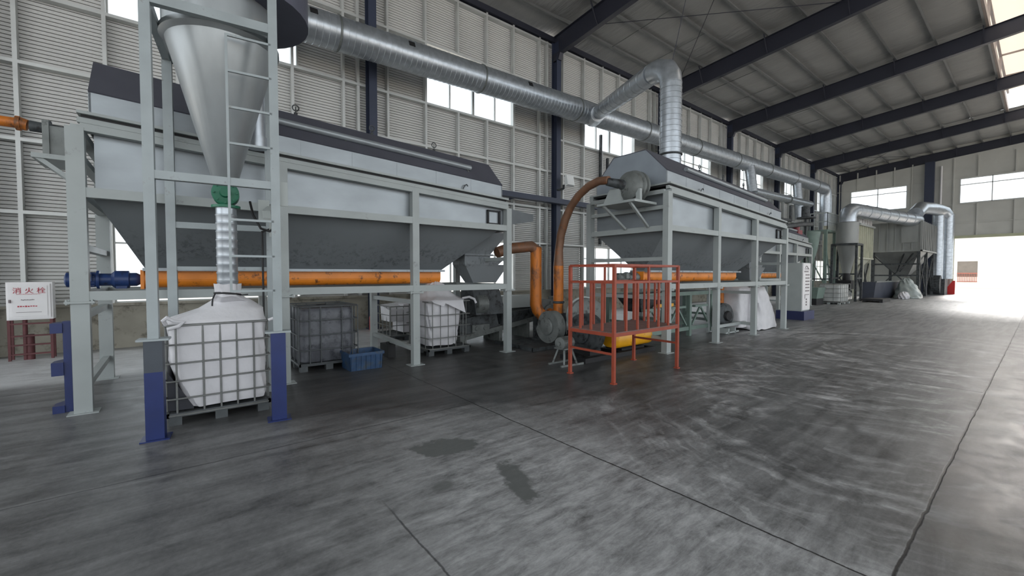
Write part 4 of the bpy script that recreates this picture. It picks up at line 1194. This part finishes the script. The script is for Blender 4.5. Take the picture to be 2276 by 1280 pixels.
t = thing('conveying_pipe', 'long orange to rusty brown pipe arching up to the drum blower', 'pipe', (7.3, 7.4, .7))
pts = [(7.3, 7.40, .72), (7.3, 7.40, 1.9)]
part('lower_tube', MB().tube(pts, .125, 16), PIPEOR, t)
part('boot', MB().box(7.16, 7.44, 7.26, 7.54, .045, .74), DARKM, t)
part('clamp', MB().lathe([(.13, 0), (.15, .01), (.15, .05), (.13, .06)], (7.3, 7.40, .98), n=16), DARKM, t)
pts = [(7.3, 7.40, 1.9), (7.3, 7.38, 2.3), (7.3, 7.32, 2.65), (7.3, 7.18, 3.0), (7.3, 7.0, 3.28), (7.3, 6.75, 3.52), (7.3, 6.45, 3.68), (7.3, 6.15, 3.75), (7.3, 5.88, 3.72)]
sm = []
for a, b_ in zip(pts[:-1], pts[1:]):
    sm.append(a)
    sm.append(tuple((Vector(a) + Vector(b_)) / 2))
sm.append(pts[-1])
part('arched_tube', MB().tube(pts, [.125] + [.10] * 3 + [.09] * 5, 16), PIPEBR, t)

# blower B group in front
t = thing('belt_blower', 'dark belt driven blower with an amber belt guard, behind the orange-red platform', 'blower', (6.4, 5.7, 0))
volute(6.45, 5.75, .52, .36, .26, 'x', DARKM, t)
part('skid', MB().box(6.0, 8.3, 5.35, 5.43, 0, .09).box(6.0, 8.3, 5.95, 6.03, 0, .09).box(6.0, 6.08, 5.43, 5.95, 0, .09).box(7.2, 7.28, 5.43, 5.95, 0, .09).box(8.2, 8.28, 5.43, 5.95, 0, .09).box(6.3, 6.62, 5.5, 6.0, .09, .2).box(7.3, 8.1, 5.5, 5.9, .03, .12), BLACK, t)
yg = MB(); rings = []
for x, s in ((6.95, .82), (7.0, .97), (7.05, 1), (8.12, 1), (8.2, .95), (8.24, .8)):
    ring = []
    for k in range(20):
        q = 2 * PI * k / 20; cs, sn = math.cos(q), math.sin(q); e = .6
        ring.append((x, 5.55 + .20 * s * math.copysign(abs(cs) ** e, cs), .33 + .17 * s * math.copysign(abs(sn) ** e, sn)))
    rings.append(ring)
yg.rings(rings)
part('belt_guard', yg, YEL, t, 'amber rounded belt guard')
part('shaft_housing', MB().lathe([(.12, 0), (.14, .02), (.14, .28), (.10, .34)], (6.62, 5.75, .5), (1, 0, 0), 18), BLACK, t)
volute(6.05, 6.35, .62, .30, .2, 'x', GREYM, t, 'inlet_housing')
t = thing('motor_stand', 'small grey motor on a low tubular stand, left of the orange-red platform', 'motor', (5.55, 5.55, 0))
motor((5.46, 5.50, .42), (1, .15, 0), .34, .115, GREYM, t)
part('stand', MB().bar((5.50, 5.42, .02), (5.56, 5.48, .33), .03).bar((5.82, 5.40, .02), (5.76, 5.5, .33), .03).bar((5.50, 5.72, .02), (5.56, 5.62, .33), .03).bar((5.82, 5.72, .02), (5.76, 5.65, .33), .03).box(5.50, 5.84, 5.42, 5.68, .30, .33).bar((5.40, 5.40, .02), (5.95, 5.36, .02), .035).bar((5.40, 5.72, .02), (5.95, 5.72, .02), .035), GREYM, t)
t = thing('air_cowl', 'grey rounded fan cowl behind the platform railing', 'cowl', (7.7, 6.6, 0))
part('cowl', MB().lathe([(.38, 0), (.42, .02), (.42, .2), (.3, .26), (.1, .28)], (7.55, 6.75, .72), (-.5, -.8, 0), 24), GREYM, t)
part('base', MB().box(7.3, 7.9, 6.6, 7.1, 0, .35), DARKM, t)
part('lip', MB().lathe([(.40, 0), (.45, .01), (.45, .05), (.40, .06)], (7.6, 6.83, .72), (-.5, -.8, 0), 24), CABG, t, 'pale rolled lip')

# pile of dark machinery under the near machine's discharge
t = thing('shredder', 'grimy dark shredder with sloping frame under the near machine\'s far end', 'machine', (6.0, 8.9, 0))
part('frame', MB().bar((5.1, 8.45, .18), (7.6, 8.6, .50), .12).bar((5.1, 9.2, .18), (7.6, 9.3, .50), .12).box(5.2, 5.3, 8.5, 9.2, 0, .2).box(7.3, 7.4, 8.6, 9.3, 0, .45).box(6.3, 6.4, 8.5, 9.2, 0, .3), GREYM, t)
part('body', MB().hexa([(5.15, 8.45, .25), (6.3, 8.5, .40), (6.3, 9.2, .40), (5.15, 9.2, .25)], [(5.15, 8.5, .62), (6.2, 8.5, .78), (6.2, 9.2, .78), (5.15, 9.2, .62)]).lathe([(.22, 0), (.24, .03), (.24, .5), (.2, .53)], (5.3, 8.8, .62), (1, .05, .1), 18), DARKM, t)
part('feed_hood', MB().rings([[(5.35, 8.1, .75), (6.2, 8.1, .75), (6.2, 8.8, .75), (5.35, 8.8, .75)], [(5.25, 8.12, 1.42), (6.0, 8.12, 1.42), (6.0, 8.6, 1.42), (5.25, 8.6, 1.42)]], smooth=False), DARKM, t)
part('drum', MB().lathe([(.20, 0), (.25, .02), (.25, .3), (.2, .33)], (5.35, 8.25, 1.0), (1, 0, 0), 20), GREYM, t)
lt = MB().hexa([(6.35, 8.45, .42), (7.7, 8.6, .55), (7.7, 9.2, .55), (6.35, 9.2, .42)], [(6.35, 8.4, .72), (7.7, 8.55, .78), (7.7, 9.25, .78), (6.35, 9.25, .72)])
part('conveyor_bed', lt, DARKM, t)
part('gear_plate', MB().box(5.45, 5.95, 8.42, 8.45, .30, .48).lathe([(.05, 0), (.06, .03)], (5.58, 8.40, .39), (0, 1, 0), 12).lathe([(.05, 0), (.06, .03)], (5.82, 8.40, .39), (0, 1, 0), 12), GREYM, t)
t = thing('switch_box', 'grey steel box standing behind the vertical orange pipe', 'box', (7.3, 9.0, 0))
part('box', MB().box(6.6, 7.9, 8.75, 9.25, .80, 1.12), CABG, t)
part('leg', MB().box(6.7, 6.76, 8.8, 8.86, .45, .80).box(7.7, 7.76, 8.8, 8.86, .5, .80).box(6.7, 6.76, 9.26, 9.32, 0, .80).box(7.7, 7.76, 9.26, 9.32, 0, .80), DARKM, t)
solo('low_trolley', MB().box(7.6, 8.3, 9.9, 10.4, .14, .20).box(7.62, 7.7, 9.92, 10.0, 0, .14).box(8.2, 8.28, 9.92, 10.0, 0, .14).box(7.62, 7.7, 10.3, 10.38, 0, .14).box(8.2, 8.28, 10.3, 10.38, 0, .14), CABG, 'low pale trolley on the bright floor beyond the shredder', 'trolley', (7.9, 10.1, 0))

# ================================================================= UNDER THE SECOND MACHINE
t = thing('conveyor_stand', 'long green-grey conveyor stand beneath the second machine', 'conveyor', (9, 6.3, 0))
f = MB()
for y in (6.05, 6.85): f.box(8.5, 12.3, y - .04, y + .04, 1.12, 1.22).box(8.5, 12.4, y - .03, y + .03, .16, .26)
part('rail', f, GREENP, t)
for x in (8.55, 9.75, 11.0, 12.2):
    f = MB()
    for y in (6.05, 6.85): f.box(x - .05, x + .05, y - .05, y + .05, 0, 1.12)
    f.box(x - .03, x + .03, 6.1, 6.8, .5, .56)
    part('leg', f, GREENP, t)
f = MB()
for x in (9.2, 10.4, 11.6): f.bar((x - .45, 6.05, .3), (x, 6.05, .8), .045).bar((x + .45, 6.05, .3), (x, 6.05, .8), .045).box(x - .35, x + .35, 6.0, 6.1, .78, .84)
parts('brace', f, GREENP, t)
part('belt', MB().box(8.5, 12.3, 6.12, 6.78, 1.16, 1.20), BLACK, t)
motor((9.0, 6.45, .40), (1, 0, 0), .4, .16, DARKM, t)
motor((10.5, 6.4, .95), (1, 0, 0), .4, .13, GREYM, t)
part('yellow_bar', MB().box(9.35, 10.1, 5.98, 6.0, .86, .94), YEL, t, 'yellow strip')
part('drop_chute', MB().rings([[(9.0, 6.2, .75), (9.4, 6.2, .75), (9.4, 6.6, .75), (9.0, 6.6, .75)], [(8.8, 6.1, 1.12), (9.6, 6.1, 1.12), (9.6, 6.8, 1.12), (8.8, 6.8, 1.12)]], smooth=False), DARKM, t)
t = thing('bagging_frame', 'pale steel frame with a low crossbar around the white bags under the second machine', 'frame', (12.3, 5.3, 0))
part('post', MB().box(12.0, 12.07, 6.0, 6.07, 0, 1.32).box(12.9, 12.97, 6.3, 6.37, 0, 1.32), FRAME, t)
parts('rail', MB().box(11.2, 12.9, 5.35, 5.41, .26, .34).box(11.0, 15.0, 5.9, 5.96, 1.365, 1.42), FRAME, t)
t = thing('fan', 'dark round fan on a small pale skid, left of the white bags', 'fan', (12.2, 5.9, 0))
part('wheel', MB().lathe([(.14, -.14), (.28, -.12), (.36, -.05), (.36, .1), (.2, .14)], (12.35, 5.75, .50), (.25, 1, 0), 26), DARKM, t)
part('hub', MB().lathe([(.12, -.05), (.15, 0)], (12.31, 5.60, .50), (.25, 1, 0), 16), BLACK, t)
part('skid', MB().box(12.0, 12.8, 5.5, 5.55, .02, .06).box(12.0, 12.8, 5.95, 6.0, .02, .06).box(12.15, 12.2, 5.5, 6.0, 0, .16).box(12.55, 12.6, 5.5, 6.0, 0, .16), CABG, t)
solo('orange_downpipe', MB().tube([(12.9, 6.1, .46), (12.9, 6.1, 1.42)], .10, 14), PIPEOR, 'short vertical orange pipe between the fan and the white bags', 'pipe', (12.9, 6.1, .46))
for i, (x, y) in enumerate(((10.3, 6.95), (16.4, 6.6))):
    if i == 1:
        f = MB()
        for z in range(6): f.box(x - .14, x + .14, y - .14, y + .14, .15 + z * .21, .25 + z * .21)
        f.box(x - .16, x - .12, y - .16, y + .16, 0, 1.4).box(x + .12, x + .16, y - .16, y + .16, 0, 1.4)
        solo('part_rack', f, DARKM, 'narrow dark rack of round parts just left of the control cabinet', 'rack', (x, y, 0))

# control cabinet on blue base
t = thing('control_cabinet', 'tall control cabinet with pale switch door on a dark blue base', 'cabinet', (18.4, 5.8, 0))
part('base', MB().box(17.9, 19.0, 5.42, 6.35, 0, .32), mat('dark_blue_base_paint', (40, 46, 86), .5, 0, .1, 3), t, 'dark blue plinth')
part('body', MB().box(18.05, 18.9, 5.56, 6.25, .32, 2.12), CABG, t)
d = part('door', MB().box(18.08, 18.87, 5.535, 5.56, .36, 2.10), WHITE, t, 'pale door')
f = MB()
for k in range(6): f.box(18.35, 18.75, 5.525, 5.535, 1.05 + k * .12, 1.09 + k * .12)
f.box(18.2, 18.75, 5.525, 5.535, 1.83, 1.835).box(18.25, 18.7, 5.525, 5.535, 1.88, 1.90)
for k in range(4): f.box(18.2 + k * .12, 18.26 + k * .12, 5.525, 5.535, 1.77, 1.81)
f.tube([(18.3 + .05 * k, 5.53, 1.94 + .06 * math.sin(k * .6)) for k in range(8)], .012, 5)
f.box(18.3, 18.75, 5.525, 5.535, .92, .94).box(18.3, 18.32, 5.525, 5.535, .78, .92)
for k in range(3): f.box(18.42, 18.52, 5.525, 5.535, .52 + k * .1, .58 + k * .1)
part('switch_row', f, GREYTXT, d)

# ================================================================= FAR EQUIPMENT
t = thing('access_tower', 'green-grey access tower with railed deck left of the far cyclone', 'tower', (32.9, 9.2, 0))
dx0, dx1, dy0, dy1, dz = 31.9, 33.9, 8.52, 9.9, 4.5
part('deck', MB().box(dx0, dx1, dy0, dy1, dz - .12, dz), GREENP, t)
for x in (dx0 + .1, dx1 - .1):
    for y in (dy0 + .1, dy1 - .1): part('post', MB().box(x - .08, x + .08, y - .08, y + .08, 0, dz - .12), GREENP, t)
f = MB()
def rail(a, b_):
    a, b_ = Vector(a), Vector(b_); n = max(2, int((b_ - a).length / .22))
    for z in (.5, 1.05): f.bar(a + Vector((0, 0, z)), b_ + Vector((0, 0, z)), .06)
    for k in range(n + 1):
        c = a + (b_ - a) * k / n; f.bar(c, c + Vector((0, 0, 1.05)), .035)
rail((dx0, dy0, dz), (dx1, dy0, dz)); rail((dx0, dy0, dz), (dx0, dy1, dz))
part('railing', f, FRAME, t)
parts('brace', MB().bar((dx0 + .1, dy0 + .1, 3.8), (dx0 + 1.2, dy0 + .1, 1.0), .06).bar((dx0 + .1, dy1 - .1, 3.6), (dx0 + .1, dy0 + .1, 1.0), .06), GREENP, t)
part('crossbar', MB().box(dx0, dx1, dy0 + .05, dy0 + .12, 1.35, 1.42).box(dx0 - .02, dx0 + .05, dy0, dy1, 1.35, 1.42), DARKM, t)
t = thing('green_silo', 'pale green tapering silo below the access tower deck', 'silo', (30.6, 9.0, 0))
part('cone', MB().lathe([(.14, 2.35), (.36, 3.2), (.50, 4.28)], (30.6, 9.0, 0), n=24), GREENP, t)
part('leg', MB().tube([(30.95, 9.3, 0), (30.8, 9.1, 3.4)], .05, 6).tube([(30.2, 8.8, 0), (30.4, 8.9, 3.4)], .05, 6), DARKM, t)
part('outlet', MB().tube([(30.6, 9.0, 2.35), (30.6, 9.0, 1.9)], .12, 10), DARKM, t)
t = thing('green_bin', 'low pale green steel bin left of the distant cage tote', 'bin', (26.5, 8.4, 0))
t2 = t
part('body', MB().rings([[(27.3, 7.7, .35), (28.4, 7.7, .35), (28.4, 8.5, .35), (27.3, 8.5, .35)], [(27.2, 7.6, .95), (28.5, 7.6, .95), (28.5, 8.6, .95), (27.2, 8.6, .95)]], smooth=False), GREENP, t)
part('base', MB().box(27.3, 28.4, 7.7, 8.5, 0, .35), BLACK, t)

t = thing('far_cyclone', 'grey far cyclone with square frame and tapering cone, big elbow on top', 'cyclone', (33.4, 7.85, 0))
ccx, ccy = 33.4, 7.85
part('upper_drum', MB().lathe([(.55, 3.62), (.57, 3.64), (.57, 4.95), (.52, 4.99)], (ccx, ccy, 0), n=28), FILT, t)
part('cone', MB().lathe([(.20, 1.75), (.56, 3.6), (.60, 3.64)], (ccx, ccy, 0), n=28), FILT, t)
f = MB()
for sx in (-.62, .62):
    for sy in (-.62, .62): f.box(ccx + sx - .06, ccx + sx + .06, ccy + sy - .06, ccy + sy + .06, 0, 3.6)
for sy in (-.62, .62): f.box(ccx - .62, ccx + .62, ccy + sy - .05, ccy + sy + .05, 3.5, 3.62).box(ccx - .62, ccx + .62, ccy + sy - .04, ccy + sy + .04, 1.4, 1.48)
for sx in (-.62, .62): f.box(ccx + sx - .05, ccx + sx + .05, ccy - .62, ccy + .62, 3.5, 3.62)
part('frame', f, DARKM, t)
part('discharge', MB().tube([(ccx, ccy, 1.75), (ccx, ccy, 1.2)], .2, 12).box(ccx - .45, ccx + .2, ccy - .35, ccy + .35, .75, 1.3), BLACK, t)
part('elbow', MB().tube([(ccx, ccy, 4.9), (ccx, ccy, 5.3), (ccx + .1, ccy - .02, 5.6), (ccx + .5, ccy - .08, 5.78), (ccx + .9, ccy - .15, 5.8)], .44, 18), DUCT, t)
solo('transfer_duct', rib_tube((ccx + .85, ccy - .15, 5.8), (42.5, 5.95, 5.62), .44, 1.2, 20, .02), DUCT, 'thick grey transfer duct from the far cyclone to the big dust filter', 'duct', (ccx + .85, ccy - .15, 5.8))

def filter_box(name, label, x0, x1, y0, y1, zb, zt, zh, m, ribs_side, ribs_end, legs_z0=0):
    t = thing(name, label, 'filter', (x0, y0, 0))
    part('housing', MB().box(x0, x1, y0, y1, zb, zt), m, t)
    r_ = MB()
    for k in range(ribs_side + 1):
        x = x0 + (x1 - x0) * k / ribs_side; r_.box(x - .05, x + .05, y0 - .10, y0, zb, zt)
    for k in range(ribs_end + 1):
        y = y0 + (y1 - y0) * k / ribs_end; r_.box(x0 - .06, x0, y - .04, y + .04, zb, zt)
    r_.box(x0 - .1, x1 + .05, y0 - .14, y0, zb - .1, zb).box(x0 - .1, x0, y0 - .1, y1, zb - .1, zb)
    part('ribs', r_, m, t)
    cxm, cym = (x0 + x1) / 2, (y0 + y1) / 2
    part('hopper', MB().rings([[(cxm - .3, cym - .3, zh), (cxm + .3, cym - .3, zh), (cxm + .3, cym + .3, zh), (cxm - .3, cym + .3, zh)], [(x0, y0, zb), (x1, y0, zb), (x1, y1, zb), (x0, y1, zb)]], smooth=False), m, t)
    for x in (x0 + .1, (x0 + x1) / 2, x1 - .1):
        for y in (y0 + .1, y1 - .1):
            if x == (x0 + x1) / 2 and y > y0 + .2: continue
            part('leg', MB().box(x - .09, x + .09, y - .09, y + .09, 0, zb), DARKM if m is FILT else CREAM, t)
    br_ = MB()
    br_.bar((x0 + .1, y0 + .1, .3), (x0 + .1, y1 - .1, zb - .3), .07).bar((x0 + .1, y1 - .1, .3), (x0 + .1, y0 + .1, zb - .3), .07)
    br_.bar((x0 + .1, y0 + .1, .3), (cxm, y0 + .1, zb - .3), .07).bar((cxm, y0 + .1, .3), (x0 + .1, y0 + .1, zb - .3), .07).bar((cxm, y0 + .1, .3), (x1 - .1, y0 + .1, zb - .3), .07).bar((x1 - .1, y0 + .1, .3), (cxm, y0 + .1, zb - .3), .07)
    br_.box(x0, x0 + .1, y0, y1, zh + .05, zh + .15)
    parts('brace', br_, DARKM, t)
    return t
t = filter_box('dust_filter', 'pale ribbed dust filter housing on legs between the far cyclone and the big filter', 36.3, 40.2, 8.0, 9.9, 2.85, 5.15, 1.6, CREAM, 7, 3)
f = MB()
for k in range(5): f.lathe([(.12, 0), (.14, .02), (.14, .34), (.1, .38)], (36.6 + k * .7, 7.98, 5.16), n=10)
parts('pulse_valve', f, WHITE, t)
part('manifold', MB().tube([(36.2, 7.85, 5.1), (40.2, 7.85, 5.1)], .08, 10), GIRT, t)
t = filter_box('dust_filter', 'big weathered grey dust filter on legs with hopper, nearest the doorway', 42.0, 48.2, 5.6, 8.35, 3.45, 5.55, 1.5, FILT, 8, 6)
part('access_panel', MB().box(41.9, 42.0, 5.75, 6.65, 4.0, 5.5), FILT, t)
f = MB().bar((42.3, 6.0, 3.3), (43.3, 6.9, 1.9), .07).bar((42.3, 6.5, 3.3), (43.5, 7.1, 1.9), .07).box(42.0, 42.1, 5.6, 8.35, 2.38, 2.5)
parts('hopper_brace', f, DARKM, t)
t = thing('exhaust_duct', 'tall twin pale vertical ducts with a bend on top beside the doorway', 'duct', (47.5, 5.1, 0))
part('front_riser', rib_tube((49.3, 5.55, 1.3), (49.3, 5.55, 6.6), .38, .6, 18, .01), DUCT, t)
part('rear_riser', rib_tube((49.8, 5.05, 1.3), (49.8, 5.05, 6.6), .38, .3, 18, .012), DUCT, t)
part('bend', MB().tube([(42.4, 6.0, 6.1), (44.5, 6.0, 6.75), (47.5, 5.75, 6.95), (49.0, 5.55, 6.95), (49.5, 5.3, 6.8), (49.7, 5.15, 6.5)], .46, 18), DUCT, t)
solo('exhaust_fan', MB().lathe([(.3, 0), (.75, .02), (.75, .5), (.3, .55)], (48.5, 5.2, .85), (0, 1, 0), 20).box(48.6, 50.2, 5.0, 6.0, 0, 1.3), DARKM, 'dark fan housing at the foot of the twin ducts', 'fan', (48.5, 5.4, 0))
solo('red_barrier', MB().prism([(4.62, 0), (5.5, 0), (5.0, .7), (4.75, 1.15), (4.62, 1.15)], 'x', 50.7, 50.9), EXTRED, 'small red barrier beside the doorway', 'barrier', (50.8, 4.9, 0))
solo('yellow_bar', MB().bar((51.8, 5.15, 1.95), (51.8, 4.90, 2.6), .08), YEL, 'slanting yellow bar beside the doorway', 'bar', (51.8, 5.0, 2.2))
t = thing('steel_skip', 'low dark steel skip beneath the filters', 'skip', (37.5, 7.6, 0))
part('body', MB().rings([[(36.6, 7.1, .02), (41.6, 6.7, .02), (41.6, 7.5, .02), (36.6, 7.75, .02)], [(36.6, 7.0, 1.15), (41.6, 6.6, 1.15), (41.6, 7.6, 1.15), (36.6, 7.85, 1.15)]], smooth=False), DARKBOX, t)
part('rim', MB().bar((36.6, 7.0, 1.18), (41.6, 6.6, 1.18), .1), GREYM, t)
solo('flat_pallet', MB().box(32.6, 34.6, 5.9, 6.9, .10, .20).box(32.6, 34.6, 5.9, 6.05, 0, .10).box(32.6, 34.6, 6.7, 6.85, 0, .10), BLACK, 'black pallet lying flat on the floor in front of the skip', 'pallet', (33.6, 6.4, 0))
soft_bag('wrapped_heap', 'shiny plastic-wrapped heap beneath the big dust filter', [(40.6, 6.0, 1.1, .75, .02, .4), (40.6, 6.0, 1.0, .68, .3, .3), (40.6, 6.05, .7, .5, .8, .2), (40.6, 6.1, .4, .3, 1.2, .1), (40.6, 6.1, .2, .15, 1.4, 0)], m=PLASTIC, amp=.06, seed=21, cat='heap')
soft_bag('sack', 'white sack lying at the foot of the plastic-wrapped heap', [(38.9, 5.95, .5, .25, .02, .3), (38.9, 5.95, .55, .28, .2, .3), (38.9, 5.95, .35, .18, .42, .2), (38.9, 5.95, .1, .05, .5, 0)], amp=.05, seed=22, cat='sack')
# pipework clutter above the third machine
t = thing('pipe_cluster', 'tangle of pipes and valves above the far machine', 'pipework', (24, 8, 3.4))
f = MB().tube([(21.5, 8.3, 4.2), (23.5, 8.0, 4.05), (25.5, 7.9, 4.3), (28.0, 8.2, 4.5)], .12, 10).tube([(23.0, 8.6, 4.5), (26.0, 8.6, 4.6), (26.0, 8.6, 5.4)], .08, 8)
part('pipe', f, DARKM, t)
part('disc', MB().lathe([(.1, 0), (.45, .03), (.45, .10), (.1, .13)], (27.4, 8.3, 4.75), (0, 0, 1), 20).lathe([(.2, 0), (.2, .55)], (27.3, 8.3, 4.88), (0, 0, 1), 14), DARKM, t)
part('red_valve', MB().box(25.3, 25.9, 8.0, 8.4, 3.55, 4.0).lathe([(.15, 0), (.18, .3)], (25.6, 8.2, 4.0), n=10), mat('dull_red_valve', (128, 48, 56), .5, 0, .1, 4), t, 'dull red valve block')
part('stand', MB().box(22.4, 22.5, 8.2, 8.3, 3.5, 4.1).box(25.55, 25.65, 8.15, 8.25, 3.3, 3.6).box(27.35, 27.45, 8.27, 8.37, 0, 4.76), DARKM, t)
